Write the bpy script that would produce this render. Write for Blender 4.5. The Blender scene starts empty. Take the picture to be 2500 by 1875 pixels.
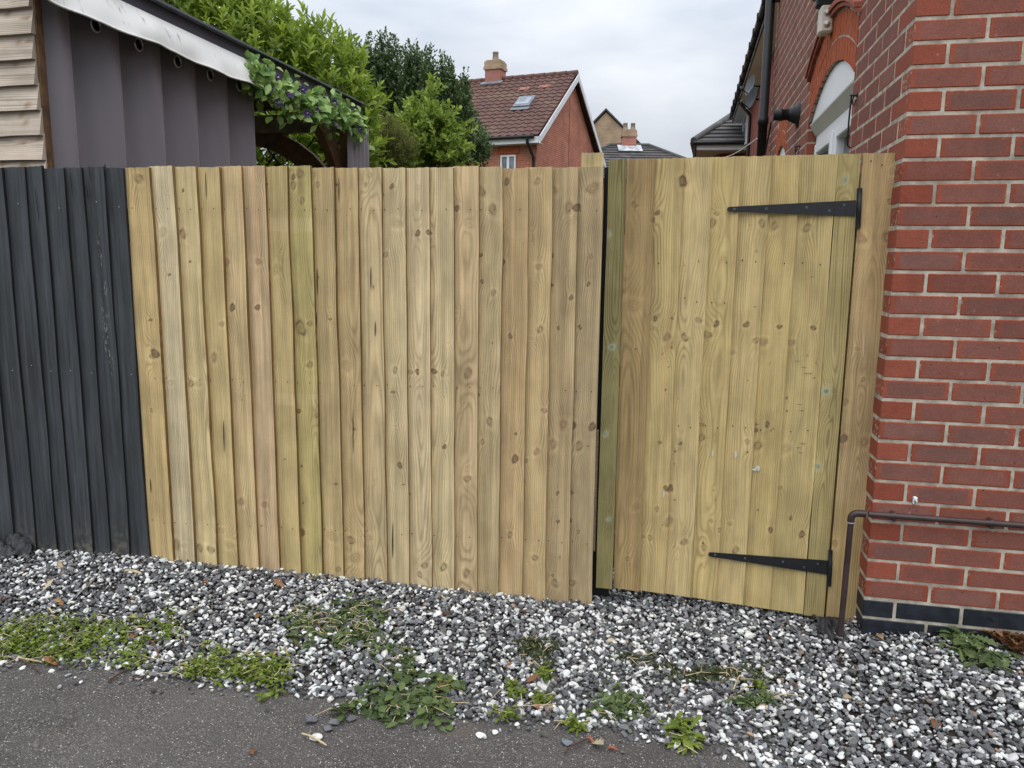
import bpy, math, random
import numpy as np
from mathutils import Matrix, Vector

S = bpy.context.scene
COL = S.collection
R_ = math.radians
rng = np.random.RandomState(7)
random.seed(7)

# ------------------------------------------------------------------ camera
F, PITCH, ROLL = 1880.0, R_(9.1), 0.0118
CAM = np.array([0.0, 0.0, 1.40])
FWD = np.array([0, math.cos(PITCH), -math.sin(PITCH)])
UP = np.array([0, math.sin(PITCH), math.cos(PITCH)])
RT = np.array([1.0, 0, 0])
_c, _s = math.cos(ROLL), math.sin(ROLL)
cam_data = bpy.data.cameras.new('camera')
cam = bpy.data.objects.new('camera', cam_data)
COL.objects.link(cam)
cx, cy = _c * RT + _s * UP, -_s * RT + _c * UP
cam.matrix_world = Matrix(((cx[0], cy[0], -FWD[0], CAM[0]), (cx[1], cy[1], -FWD[1], CAM[1]),
                           (cx[2], cy[2], -FWD[2], CAM[2]), (0, 0, 0, 1)))
cam_data.sensor_fit = 'HORIZONTAL'
cam_data.sensor_width = 36.0
cam_data.lens = F / 2500 * 36
cam_data.clip_start = 0.05
cam_data.clip_end = 2000
S.camera = cam

# ------------------------------------------------------------------ light
SUN_EL, SUN_AZ = R_(58), R_(182)      # azimuth clockwise from +Y
SKY_GAIN = 6.5
w = bpy.data.worlds.new('World')
S.world = w
w.use_nodes = True
nt = w.node_tree
nt.nodes.clear()
N = nt.nodes.new
out = N('ShaderNodeOutputWorld'); bg = N('ShaderNodeBackground')
sky = N('ShaderNodeTexSky'); sky.sky_type = 'NISHITA'; sky.sun_disc = False
sky.sun_elevation = SUN_EL; sky.sun_rotation = SUN_AZ
tc = N('ShaderNodeTexCoord'); mp = N('ShaderNodeMapping'); mp.inputs['Scale'].default_value = (1.0, 1.0, 3.2)
mp.inputs['Location'].default_value = (2.3, 0.7, 0.4)
n1 = N('ShaderNodeTexNoise'); n1.inputs['Scale'].default_value = 2.6; n1.inputs['Detail'].default_value = 6; n1.inputs['Roughness'].default_value = 0.5
cr = N('ShaderNodeValToRGB')
cr.color_ramp.elements[0].position = 0.33; cr.color_ramp.elements[0].color = (0.60, 0.675, 0.79, 1)
cr.color_ramp.elements[1].position = 0.66; cr.color_ramp.elements[1].color = (1.10, 1.13, 1.18, 1)
sp = N('ShaderNodeSeparateXYZ')
ma = N('ShaderNodeMath'); ma.operation = 'MULTIPLY_ADD'; ma.use_clamp = False
ma.inputs[1].default_value = 2.25; ma.inputs[2].default_value = 0.43   # overcast sky: brighter towards the zenith
mx = N('ShaderNodeMath'); mx.operation = 'MAXIMUM'; mx.inputs[1].default_value = 0.0
mg = N('ShaderNodeMath'); mg.operation = 'MULTIPLY'; mg.inputs[1].default_value = SKY_GAIN
vm = N('ShaderNodeVectorMath'); vm.operation = 'SCALE'
mixs = N('ShaderNodeMixRGB'); mixs.inputs[0].default_value = 0.90
L = nt.links.new
L(tc.outputs['Generated'], mp.inputs[0]); L(mp.outputs[0], n1.inputs['Vector']); L(n1.outputs['Fac'], cr.inputs[0])
L(tc.outputs['Generated'], sp.inputs[0]); L(sp.outputs['Z'], mx.inputs[0]); L(mx.outputs[0], ma.inputs[0]); L(ma.outputs[0], mg.inputs[0])
L(cr.outputs[0], vm.inputs[0]); L(mg.outputs[0], vm.inputs['Scale'])
L(sky.outputs[0], mixs.inputs[1]); L(vm.outputs[0], mixs.inputs[2])
L(mixs.outputs[0], bg.inputs[0]); bg.inputs[1].default_value = 0.1
L(bg.outputs[0], out.inputs[0])

sun_d = bpy.data.lights.new('sun', 'SUN'); sun_d.energy = 0.9; sun_d.angle = R_(60); sun_d.color = (1.0, 0.96, 0.90)
sun = bpy.data.objects.new('sun', sun_d); COL.objects.link(sun)
sdir = Vector((math.sin(SUN_AZ) * math.cos(SUN_EL), math.cos(SUN_AZ) * math.cos(SUN_EL), math.sin(SUN_EL)))
sun.rotation_euler = sdir.to_track_quat('Z', 'Y').to_euler()
S.view_settings.view_transform = 'Standard'
S.view_settings.look = 'None'
S.view_settings.gamma = 1.0
S.view_settings.exposure = 0.55
S.cycles.max_bounces = 6
S.cycles.diffuse_bounces = 3

# ------------------------------------------------------------------ picture-to-world helpers (author's measuring tools)
def ray(px, py):
    x = (px - 1250) / F; y = (py - 937.5) / F
    return FWD + (x * _c + y * _s) * RT - (-x * _s + y * _c) * UP
def on_plane(px, py, p0, n):
    r = ray(px, py); return CAM + r * (((np.asarray(p0) - CAM) @ n) / (r @ n))
def on_y(px, py, Y):
    r = ray(px, py); return CAM + r * (Y / r[1])
def on_z(px, py, z):
    r = ray(px, py); return CAM + r * ((z - CAM[2]) / r[2])
def axes(deg):
    t = R_(deg); return np.array([math.cos(t), -math.sin(t), 0]), np.array([math.sin(t), math.cos(t), 0])
EZ = np.array([0, 0, 1.0])
def sstep(a, b, x):
    t = np.clip((np.asarray(x, float) - a) / (b - a), 0, 1); return t * t * (3 - 2 * t)
def srgb(r, g, b):
    f = lambda c: (c / 255 / 12.92) if c <= 10 else ((c / 255 + 0.055) / 1.055) ** 2.4
    return (f(r), f(g), f(b))

# ------------------------------------------------------------------ mesh builder
class MB:
    def __init__(s):
        s.v = []; s.f = []; s.nv = 0; s.at = {}; s.fm = []; s.sm = []
    def add(s, verts, faces, attrs=None, mat=0, smooth=False):
        verts = np.asarray(verts, float).reshape(-1, 3)
        b = s.nv
        s.v.append(verts); s.nv += len(verts)
        for f in faces: s.f.append(tuple(int(i) + b for i in f))
        s.fm += [mat] * len(faces); s.sm += [smooth] * len(faces)
        attrs = attrs or {}
        for k in set(list(attrs) + list(s.at)):
            if k not in s.at: s.at[k] = [np.zeros((b, 3))] if b else []
            a = attrs.get(k)
            if a is None: a = np.zeros((len(verts), 3))
            else:
                a = np.asarray(a, float)
                if a.ndim == 1: a = np.tile(a, (len(verts), 1))
            s.at[k].append(a)
        return b
    def box(s, c, ex, ey, ez, hx, hy, hz, attrs=None, mat=0, bev=0.0):
        c = np.asarray(c, float); ex = np.asarray(ex) ; ey = np.asarray(ey); ez = np.asarray(ez)
        if bev <= 0:
            V = [c + a * hx * ex + b * hy * ey + d * hz * ez for d in (-1, 1) for b in (-1, 1) for a in (-1, 1)]
            s.add(V, [(0, 2, 3, 1), (4, 5, 7, 6), (0, 1, 5, 4), (2, 6, 7, 3), (0, 4, 6, 2), (1, 3, 7, 5)], attrs, mat)
        else:
            bev = min(bev, hx * .45, hy * .45, hz * .45)
            V = []; idx = {}
            for d in (-1, 1):
                for b in (-1, 1):
                    for a in (-1, 1):
                        for k in range(3):
                            h = [hx - bev, hy - bev, hz - bev]; h[k] += bev
                            idx[(a, b, d, k)] = len(V)
                            V.append(c + a * h[0] * ex + b * h[1] * ey + d * h[2] * ez)
            Fs = []
            for sg in (-1, 1):
                q = [idx[(sg, b, d, 0)] for b, d in ((-1, -1), (1, -1), (1, 1), (-1, 1))]; Fs.append(q if sg > 0 else q[::-1])
                q = [idx[(a, sg, d, 1)] for a, d in ((-1, -1), (-1, 1), (1, 1), (1, -1))]; Fs.append(q if sg > 0 else q[::-1])
                q = [idx[(a, b, sg, 2)] for a, b in ((-1, -1), (1, -1), (1, 1), (-1, 1))]; Fs.append(q if sg > 0 else q[::-1])
            for a in (-1, 1):
                for b in (-1, 1):
                    Fs.append([idx[(a, b, -1, 0)], idx[(a, b, 1, 0)], idx[(a, b, 1, 1)], idx[(a, b, -1, 1)]][::(1 if a * b > 0 else -1)])
            for a in (-1, 1):
                for d in (-1, 1):
                    Fs.append([idx[(a, -1, d, 0)], idx[(a, -1, d, 2)], idx[(a, 1, d, 2)], idx[(a, 1, d, 0)]][::(1 if a * d > 0 else -1)])
            for b in (-1, 1):
                for d in (-1, 1):
                    Fs.append([idx[(-1, b, d, 1)], idx[(1, b, d, 1)], idx[(1, b, d, 2)], idx[(-1, b, d, 2)]][::(1 if b * d > 0 else -1)])
            for a in (-1, 1):
                for b in (-1, 1):
                    for d in (-1, 1):
                        t = [idx[(a, b, d, 0)], idx[(a, b, d, 1)], idx[(a, b, d, 2)]]; Fs.append(t if a * b * d > 0 else t[::-1])
            s.add(V, Fs, attrs, mat)
    def tube(s, pts, r, n=10, attrs=None, mat=0, cap=True):
        pts = np.asarray(pts, float); m = len(pts)
        rr = np.full(m, r) if np.isscalar(r) else np.asarray(r, float)
        T = np.gradient(pts, axis=0); T /= np.linalg.norm(T, axis=1)[:, None] + 1e-12
        ref = np.array([0, 0, 1.0]) if abs(T[0] @ EZ) < 0.9 else np.array([1.0, 0, 0])
        A = np.cross(T[0], ref); A /= np.linalg.norm(A)
        V = []
        for i in range(m):
            A = A - T[i] * (A @ T[i]); A /= np.linalg.norm(A); B = np.cross(T[i], A)
            for k in range(n):
                a = 2 * math.pi * k / n; V.append(pts[i] + rr[i] * (math.cos(a) * A + math.sin(a) * B))
        Fs = [(i * n + k, i * n + (k + 1) % n, (i + 1) * n + (k + 1) % n, (i + 1) * n + k) for i in range(m - 1) for k in range(n)]
        s.add(V, Fs, attrs, mat, True)
        if cap:
            s.add(V[:n], [tuple(range(n))[::-1]], attrs, mat); s.add(V[-n:], [tuple(range(n))], attrs, mat)
    def disc(s, c, n_, u_, r, k=12, attrs=None, mat=0, rv=None):
        c = np.asarray(c); v_ = np.cross(n_, u_); rv = rv or r
        s.add([c + r * math.cos(2 * math.pi * i / k) * u_ + rv * math.sin(2 * math.pi * i / k) * v_ for i in range(k)], [tuple(range(k))], attrs, mat)
    def prism(s, outline, depth, attrs=None, mat=0):
        o = np.asarray(outline, float); n = len(o); d = np.asarray(depth, float)
        s.add(np.vstack([o, o + d]), [tuple(range(n))[::-1], tuple(range(n, 2 * n))] + [(i, (i + 1) % n, n + (i + 1) % n, n + i) for i in range(n)], attrs, mat)
    def grid(s, P, attrs=None, mat=0, smooth=True):
        P = np.asarray(P, float); a, b = P.shape[:2]
        fs = [(i * b + j, i * b + j + 1, (i + 1) * b + j + 1, (i + 1) * b + j) for i in range(a - 1) for j in range(b - 1)]
        at = {k: np.asarray(x).reshape(-1, 3) for k, x in (attrs or {}).items()}
        s.add(P.reshape(-1, 3), fs, at, mat, smooth)
    def build(s, name, mats, parent=None, uvdirs=None, fixn=False):
        me = bpy.data.meshes.new(name)
        V = np.vstack(s.v)
        if parent is not None:
            o = parent
            while o is not None:
                V = V - np.array(o.location); o = o.parent
        nl = np.array([len(f) for f in s.f], np.int32)
        loops = np.fromiter((i for f in s.f for i in f), np.int32)
        me.vertices.add(len(V)); me.vertices.foreach_set('co', V.astype(np.float32).ravel())
        me.loops.add(len(loops)); me.loops.foreach_set('vertex_index', loops)
        me.polygons.add(len(nl))
        st = np.zeros(len(nl), np.int32); st[1:] = np.cumsum(nl)[:-1]
        me.polygons.foreach_set('loop_start', st); me.polygons.foreach_set('loop_total', nl)
        me.polygons.foreach_set('material_index', np.array(s.fm, np.int32))
        me.polygons.foreach_set('use_smooth', np.array(s.sm, bool))
        for k, a in s.at.items():
            A = np.vstack(a); at = me.attributes.new(k, 'FLOAT_VECTOR', 'POINT'); at.data.foreach_set('vector', A.astype(np.float32).ravel())
        me.update(calc_edges=True)
        me.validate()
        for m in (mats if isinstance(mats, (list, tuple)) else [mats]): me.materials.append(m)
        if uvdirs: wall_uv(me, uvdirs)
        ob = bpy.data.objects.new(name, me); COL.objects.link(ob)
        if parent is not None: ob.parent = parent
        return ob

def wall_uv(me, dirs):
    """world-metre UVs: u along whichever horizontal axis lies in the face, v up the face"""
    a, b = [Vector(d) for d in dirs]
    uv = me.uv_layers.new(name='UVMap')
    for p in me.polygons:
        n = p.normal
        if abs(n.z) > 0.9: e1, e2 = a, b
        else:
            e1 = a if abs(n.dot(b)) > abs(n.dot(a)) else b
            e2 = Vector((0, 0, 1)) if abs(n.z) < 0.2 else n.cross(e1)
            if e2.z < 0: e2 = -e2
        for li in p.loop_indices:
            co = me.vertices[me.loops[li].vertex_index].co
            uv.data[li].uv = (co.dot(e1), co.dot(e2))

def tag(o, label=None, cat=None, group=None, kind=None):
    if label: o['label'] = label
    if cat: o['category'] = cat
    if group: o['group'] = group
    if kind: o['kind'] = kind
    return o
def thing(name, loc, label, cat, group=None):
    o = bpy.data.objects.new(name, None); COL.objects.link(o); o.location = tuple(float(x) for x in loc); o.empty_display_size = .1
    return tag(o, label, cat, group)

# ------------------------------------------------------------------ material helper
class NT:
    def __init__(s, name, rough=0.7, spec=0.3):
        s.m = bpy.data.materials.new(name); s.m.use_nodes = True
        s.t = s.m.node_tree; s.b = s.t.nodes['Principled BSDF']
        s.b.inputs['Roughness'].default_value = rough
        s.b.inputs['Specular IOR Level'].default_value = spec
    def n(s, ty, **kw):
        nd = s.t.nodes.new('ShaderNode' + ty)
        for k, v in kw.items():
            if k.startswith('i_'):
                s.put(nd.inputs[k[2:].replace('_', ' ')], v)
            else: setattr(nd, k, v)
        return nd
    def put(s, sock, v):
        if hasattr(v, 'is_output') or hasattr(v, 'links'): s.t.links.new(v, sock)
        elif isinstance(v, (tuple, list)) and len(v) == 3 and sock.type == 'RGBA': sock.default_value = (*v, 1)
        else: sock.default_value = v
    def math(s, op, a, b=0.0, c=0.0, clamp=False):
        nd = s.t.nodes.new('ShaderNodeMath'); nd.operation = op; nd.use_clamp = clamp
        for i, v in enumerate((a, b, c)): s.put(nd.inputs[i], v)
        return nd.outputs[0]
    def mix(s, fac, a, b, mode='MIX'):
        nd = s.t.nodes.new('ShaderNodeMixRGB'); nd.blend_type = mode
        s.put(nd.inputs[0], fac); s.put(nd.inputs[1], a); s.put(nd.inputs[2], b)
        return nd.outputs[0]
    def ss(s, v, a, b):
        nd = s.t.nodes.new('ShaderNodeMapRange'); nd.interpolation_type = 'SMOOTHSTEP'
        s.put(nd.inputs[0], v); nd.inputs[1].default_value = a; nd.inputs[2].default_value = b
        return nd.outputs[0]
    def noise(s, vec, scale, detail=3, rough=0.55):
        nd = s.n('TexNoise'); s.put(nd.inputs['Vector'], vec); nd.inputs['Scale'].default_value = scale
        nd.inputs['Detail'].default_value = detail; nd.inputs['Roughness'].default_value = rough
        return nd.outputs['Fac']
    def vor(s, vec, scale, feat='F1'):
        nd = s.n('TexVoronoi', feature=feat); s.put(nd.inputs['Vector'], vec); nd.inputs['Scale'].default_value = scale
        return nd
    def vec(s, v, scale):
        nd = s.n('Mapping'); s.put(nd.inputs[0], v); nd.inputs['Scale'].default_value = scale
        return nd.outputs[0]
    def attr(s, name): return s.n('Attribute', attribute_name=name).outputs['Vector']
    def sep(s, v):
        nd = s.n('SeparateXYZ'); s.put(nd.inputs[0], v); return nd.outputs
    def obj(s): return s.n('TexCoord').outputs['Object']
    def uv(s): return s.n('TexCoord').outputs['UV']
    def col(s, c): s.put(s.b.inputs['Base Color'], c); return s
    def bump(s, h, strength=0.3, dist=0.002):
        nd = s.n('Bump'); s.put(nd.inputs['Height'], h); nd.inputs['Strength'].default_value = strength; nd.inputs['Distance'].default_value = dist
        s.t.links.new(nd.outputs[0], s.b.inputs['Normal']); return s

def plain(name, c, rough=0.6, var=0.12, scale=8, spec=0.3, metal=0, bump=0):
    m = NT(name, rough, spec); v = m.noise(m.obj(), scale, 4)
    m.col(m.mix(m.ss(v, .3, .7), tuple(x * (1 - var) for x in c), tuple(min(1, x * (1 + var)) for x in c)))
    m.b.inputs['Metallic'].default_value = metal
    if bump: m.bump(m.noise(m.obj(), scale * 6, 4), bump, .002)
    return m.m

# ---- sawn timber: ring pattern from the board's own attributes
def wood_mat(name, ring=0.26, streak=0.36, fine=0.14, rough=0.75, spacing=0.0076, knotcol=(0.155, 0.105, 0.060)):
    m = NT(name, rough, 0.25)
    u, v, r = m.sep(m.attr('wc')); core, kring, dark = m.sep(m.attr('kn')); tone = m.attr('tone')
    cv = m.n('CombineXYZ'); m.put(cv.inputs[0], u); m.put(cv.inputs[1], v); cv = cv.outputs[0]
    wob = m.noise(m.vec(cv, (30, 3, 1)), 1.0, 3)
    ph = m.math('MULTIPLY_ADD', r, 2 * math.pi / spacing, m.math('MULTIPLY', wob, 5.0))
    sn = m.math('MULTIPLY_ADD', m.math('SINE', ph), .5, .5)
    sn = m.math('POWER', sn, 2.2)
    amp = m.ss(m.noise(m.vec(cv, (9, 1.3, 1)), 1.0, 2), .30, .72)
    rg = m.math('MULTIPLY', sn, m.math('MULTIPLY_ADD', amp, ring, ring * .35))
    st = m.noise(m.vec(cv, (46, 0.9, 1)), 1.0, 4, .6)
    fi = m.noise(m.vec(cv, (420, 11, 1)), 1.0, 3)
    saw = m.noise(m.vec(cv, (6, 240, 1)), 1.0, 2)
    blot = m.noise(m.vec(cv, (12, 5, 1)), 1.0, 4)
    k = m.math('SUBTRACT', 1.0, rg)
    k = m.math('MULTIPLY', k, m.math('MULTIPLY_ADD', m.ss(st, .32, .70), -streak, 1.0 + streak * .45))
    k = m.math('MULTIPLY', k, m.math('MULTIPLY_ADD', fi, -fine * 2, 1.0 + fine))
    k = m.math('MULTIPLY', k, m.math('MULTIPLY_ADD', saw, -.10, 1.05))
    k = m.math('MULTIPLY', k, m.math('MULTIPLY_ADD', m.ss(blot, .32, .72), -.27, 1.10))
    sc = m.n('VectorMath', operation='SCALE'); m.put(sc.inputs[0], tone); m.put(sc.inputs['Scale'], k)
    c = sc.outputs[0]
    c = m.mix(m.math('MULTIPLY', rg, .55), c, m.mix(1.0, c, (.84, .68, .50), 'MULTIPLY'))
    pale = m.ss(m.noise(m.vec(cv, (26, .55, 1)), 1.0, 3, .5), .52, .68)
    c = m.mix(m.math('MULTIPLY', pale, .42), c, m.mix(1.0, c, (1.24, 1.23, 1.24), 'MULTIPLY'))
    pinky = m.ss(m.noise(m.vec(cv, (20, .4, 7)), 1.7, 2, .5), .60, .74)
    c = m.mix(m.math('MULTIPLY', pinky, .35), c, m.mix(1.0, c, (.95, .80, .70), 'MULTIPLY'))
    c = m.mix(core, c, m.mix(m.math('MULTIPLY', sn, .55), m.mix(.5, m.mix(1.0, c, (.86, .68, .52), 'MULTIPLY'), (.30, .215, .13)), knotcol))
    c = m.mix(kring, c, knotcol)
    c = m.mix(dark, c, (.030, .021, .013))
    m.col(c)
    m.bump(m.math('ADD', m.math('MULTIPLY', fi, .5), m.math('MULTIPLY', sn, .4)), .25, .0012)
    return m.m

def paint_wood_mat():
    m = NT('charcoal fence paint', .62, .35)
    u, v, r = m.sep(m.attr('wc')); core, kring, dark = m.sep(m.attr('kn')); tone = m.attr('tone')
    cv = m.n('CombineXYZ'); m.put(cv.inputs[0], u); m.put(cv.inputs[1], v); cv = cv.outputs[0]
    st = m.noise(m.vec(cv, (60, 1.6, 1)), 1.0, 5, .62); fi = m.noise(m.vec(cv, (500, 14, 1)), 1.0, 3); bl = m.noise(m.vec(cv, (14, 4, 1)), 1.0, 4)
    k = m.math('MULTIPLY', m.math('MULTIPLY_ADD', m.ss(st, .3, .72), .75, .62), m.math('MULTIPLY_ADD', fi, .5, .75))
    k = m.math('MULTIPLY', k, m.math('MULTIPLY_ADD', m.ss(bl, .3, .75), -.35, 1.15))
    sc = m.n('VectorMath', operation='SCALE'); m.put(sc.inputs[0], tone); m.put(sc.inputs['Scale'], k)
    c = sc.outputs[0]
    fl = m.math('MULTIPLY', m.math('MULTIPLY', m.ss(m.noise(m.vec(cv, (300, 36, 1)), 1.0, 4), .56, .62), m.ss(m.noise(m.vec(cv, (40, 9, 1)), 1.0, 2), .45, .6)), kring)
    c = m.mix(fl, c, (.42, .43, .43))
    dirt = m.math('MULTIPLY', core, m.ss(m.noise(m.vec(cv, (40, 28, 1)), 1.0, 5), .40, .68))
    c = m.mix(dirt, c, (.17, .145, .11))
    c = m.mix(dark, c, (.012, .012, .012))
    m.col(c); m.bump(m.math('ADD', fi, m.math('MULTIPLY', st, .8)), .4, .002)
    return m.m

def near_brick_mat():
    m = NT('facing brick', .85, .2)
    uvn = m.attr('buv'); bu, bv, kind = m.sep(uvn); rnd = m.attr('brnd'); r1, r2, r3 = m.sep(rnd)
    o = m.obj()
    # smooth blue-grey fired panel on the stretcher face, orange-red margin
    nz = m.noise(o, 55, 4); wob = m.math('MULTIPLY_ADD', nz, .026, -.014)
    dx = m.math('SUBTRACT', m.math('ADD', .1075, m.math('MULTIPLY', wob, .8)), m.math('ABSOLUTE', bu))
    dy = m.math('SUBTRACT', m.math('ADD', .0325, m.math('MULTIPLY', wob, .4)), m.math('ABSOLUTE', bv))
    pan = m.math('MULTIPLY', m.ss(dx, .004, .024), m.ss(dy, .001, .014))
    pan = m.math('MULTIPLY', pan, kind)
    pan = m.math('MULTIPLY', pan, m.math('MULTIPLY_ADD', r2, .30, .52))
    red = m.mix(r1, srgb(134, 68, 50), srgb(150, 81, 62)); gr = m.mix(r3, srgb(108, 78, 72), srgb(126, 94, 86))
    c = m.mix(pan, red, gr)
    f1 = m.noise(o, 160, 4, .65); f2 = m.noise(o, 22, 4)
    k = m.math('MULTIPLY', m.math('MULTIPLY_ADD', f1, .80, .60), m.math('MULTIPLY_ADD', f2, .40, .80))
    sc = m.n('VectorMath', operation='SCALE'); m.put(sc.inputs[0], c); m.put(sc.inputs['Scale'], k); c = sc.outputs[0]
    vo = m.vor(o, 34); sp_ = m.math('MULTIPLY', m.math('SUBTRACT', 1.0, m.ss(vo.outputs['Distance'], .05, .12)), m.ss(m.sep(vo.outputs['Color'])[0], .80, .84))
    c = m.mix(sp_, c, (.03, .022, .022))
    stain = m.ss(m.noise(o, 3.2, 5, .6), .50, .72)
    c = m.mix(m.math('MULTIPLY', stain, .30), c, (.075, .055, .048))
    lt = m.math('MULTIPLY', m.ss(m.noise(o, 26, 5, .7), .63, .74), .45)
    c = m.mix(lt, c, (.46, .30, .25))
    rim = m.math('SUBTRACT', 1.0, m.ss(m.math('MINIMUM', dx, dy), -.004, .004))
    c = m.mix(m.math('MULTIPLY', rim, m.ss(m.noise(o, 75, 4), .52, .62)), c, (.40, .34, .27))
    m.col(c); m.bump(m.math('ADD', f1, m.math('MULTIPLY', nz, .6)), .5, .0025)
    return m.m

def far_brick_mat(name, c1, c2, mort, scale=1.0):
    m = NT(name, .9, .15); u = m.uv()
    br = m.n('TexBrick', offset=.5); m.put(br.inputs['Vector'], u)
    br.inputs['Scale'].default_value = 1.0; br.inputs['Brick Width'].default_value = .225 * scale; br.inputs['Row Height'].default_value = .075 * scale
    br.inputs['Mortar Size'].default_value = .006 * scale; br.inputs['Mortar Smooth'].default_value = .3
    m.put(br.inputs['Color1'], c1); m.put(br.inputs['Color2'], c2); m.put(br.inputs['Mortar'], mort)
    nz = m.noise(m.obj(), 1.3, 5); f = m.noise(m.obj(), 14, 4)
    c = m.mix(1.0, br.outputs[0], m.mix(m.ss(nz, .3, .7), (.80, .80, .80), (1.12, 1.1, 1.08)), 'MULTIPLY')
    c = m.mix(1.0, c, m.mix(f, (.80, .80, .82), (1.15, 1.12, 1.12)), 'MULTIPLY')
    m.col(c); m.bump(br.outputs['Fac'], -.3, .005)
    return m.m

def leaf_mat(name, dark, light, trans=.25, rough=.5, spec=.35, var=1.0):
    m = NT(name, rough, spec)
    t = m.sep(m.attr('lf'))      # x: random, y: along the leaf, z: across
    c = m.mix(t[0], dark, light)
    rib = m.math('SUBTRACT', 1.0, m.ss(m.math('ABSOLUTE', t[2]), .0, .10))
    c = m.mix(m.math('MULTIPLY', rib, .35), c, m.mix(.5, c, tuple(min(1, x * 1.8) for x in light)))
    c = m.mix(m.math('MULTIPLY', m.noise(m.obj(), 40, 3), .3), c, m.mix(.6, c, dark))
    m.col(c)
    tr = m.n('BsdfTranslucent'); m.put(tr.inputs[0], m.mix(.5, c, light))
    ms = m.n('MixShader'); ms.inputs[0].default_value = trans
    m.t.links.new(m.b.outputs[0], ms.inputs[1]); m.t.links.new(tr.outputs[0], ms.inputs[2])
    m.t.links.new(ms.outputs[0], m.t.nodes['Material Output'].inputs[0])
    return m.m

M = {}
M['wood'] = wood_mat('treated softwood')
M['gatewood'] = wood_mat('gate softwood', ring=.25, streak=.28)
M['stile'] = wood_mat('planed green timber', ring=.40, streak=.22, spacing=.0068, knotcol=(.085, .095, .06))
M['oldwood'] = wood_mat('weathered cladding', ring=.30, streak=.30)
M['paint'] = paint_wood_mat()
M['brick'] = near_brick_mat()
M['mortar'] = plain('mortar', (.41, .37, .30), .95, .34, 18, bump=.8)
M['blue'] = plain('blue engineering brick', (.017, .020, .027), .55, .35, 22, bump=.25)
M['orange'] = plain('orange rubbed brick', srgb(168, 82, 46), .85, .22, 30, bump=.3)
M['pinkbrick'] = plain('hood brick', srgb(160, 96, 80), .9, .2, 18, bump=.3)
M['upvc'] = plain('white window plastic', (.86, .87, .88), .35, .03, 3)
M['soffit'] = plain('cream soffit', (.52, .50, .44), .6, .06, 4)
M['black'] = plain('black plastic', (.012, .012, .013), .5, .2, 10, spec=.35)
M['iron'] = plain('black powder coated steel', (.012, .013, .015), .42, .2, 30, spec=.45, bump=.15)
M['screw'] = plain('screw head', (.16, .16, .17), .4, .2, 60, metal=.6)
M['brownpipe'] = plain('brown plastic pipe', (.044, .027, .026), .42, .25, 14, spec=.4)
M['cream'] = plain('cream plastic', (.62, .59, .50), .5, .06, 12)
M['white'] = plain('white plastic', (.80, .80, .80), .45, .03, 10)
M['dish'] = plain('grey dish', (.17, .18, .20), .5, .1, 6)
M['chrome'] = plain('eyelet metal', (.62, .62, .62), .3, .05, 20, metal=.9)
M['dark'] = plain('deep black', (.006, .006, .007), .9, .1, 5)
M['beam'] = plain('slate grey paint', (.058, .066, .084), .45, .12, 5, spec=.35)
M['deckwood'] = plain('brown stained timber', (.115, .062, .028), .7, .35, 14, bump=.2)
M['greybeam'] = plain('weathered grey beam', (.18, .16, .13), .8, .35, 10, bump=.2)
M['bargewhite'] = plain('white painted board', (.66, .68, .70), .5, .06, 2)
M['lead'] = plain('lead flashing', (.17, .18, .20), .5, .2, 6)
M['membrane'] = plain('black weed membrane', (.030, .030, .033), .5, .4, 40, bump=.5)
M['petal'] = plain('purple petal', (.055, .025, .16), .6, .3, 40)
M['yellowdot'] = plain('flower centre', (.45, .40, .18), .7, .1, 40)
M['straw'] = plain('dry straw', (.50, .40, .24), .8, .25, 40)
M['twig'] = plain('brown twig', (.085, .050, .035), .85, .3, 60)
M['rope'] = plain('pale rope', (.45, .36, .27), .9, .2, 80)
M['deadleaf'] = None
g = NT('window glass', .06, .6); g.col((.035, .042, .05)); M['glass'] = g.m
g = NT('obscured window', .25, .5); g.col(g.mix(g.ss(g.noise(g.obj(), 3, 3), .4, .6), (.10, .13, .16), (.24, .28, .32))); M['farglass'] = g.m

def valance_mat():
    m = NT('dirty white canvas', .85, .2); o = m.obj()
    n = m.noise(o, 3.0, 5); n2 = m.noise(m.vec(o, (18, 18, 2.5)), 1.0, 4)
    c = m.mix(m.ss(n, .45, .75), (.80, .80, .77), (.66, .65, .60))
    c = m.mix(m.math('MULTIPLY', m.ss(n2, .60, .72), .55), c, (.16, .155, .14))
    m.col(c); return m.m
M['valance'] = valance_mat()
def curtain_mat():
    m = NT('grey purple curtain', .62, .3); o = m.obj()
    n = m.noise(o, 2.0, 4); wv = m.noise(m.vec(o, (400, 400, 900)), 1.0, 2)
    c = m.mix(n, (.180, .162, .178), (.230, .208, .226))
    c = m.mix(m.math('MULTIPLY', wv, .25), c, (.15, .135, .155))
    m.col(c); m.b.inputs['Sheen Weight'].default_value = .15; return m.m
M['curtain'] = curtain_mat()

# ------------------------------------------------------------------ boards with grain, knots, splits
def smooth_noise(n, step, amp, r):
    k = max(4, int(n / step) + 3); p = r.randn(k) * amp
    x = np.linspace(0, k - 1.001, n); i = np.clip(x.astype(int), 0, k - 2); t = x - i; t = t * t * (3 - 2 * t)
    return p[i] * (1 - t) + p[i + 1] * t

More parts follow.
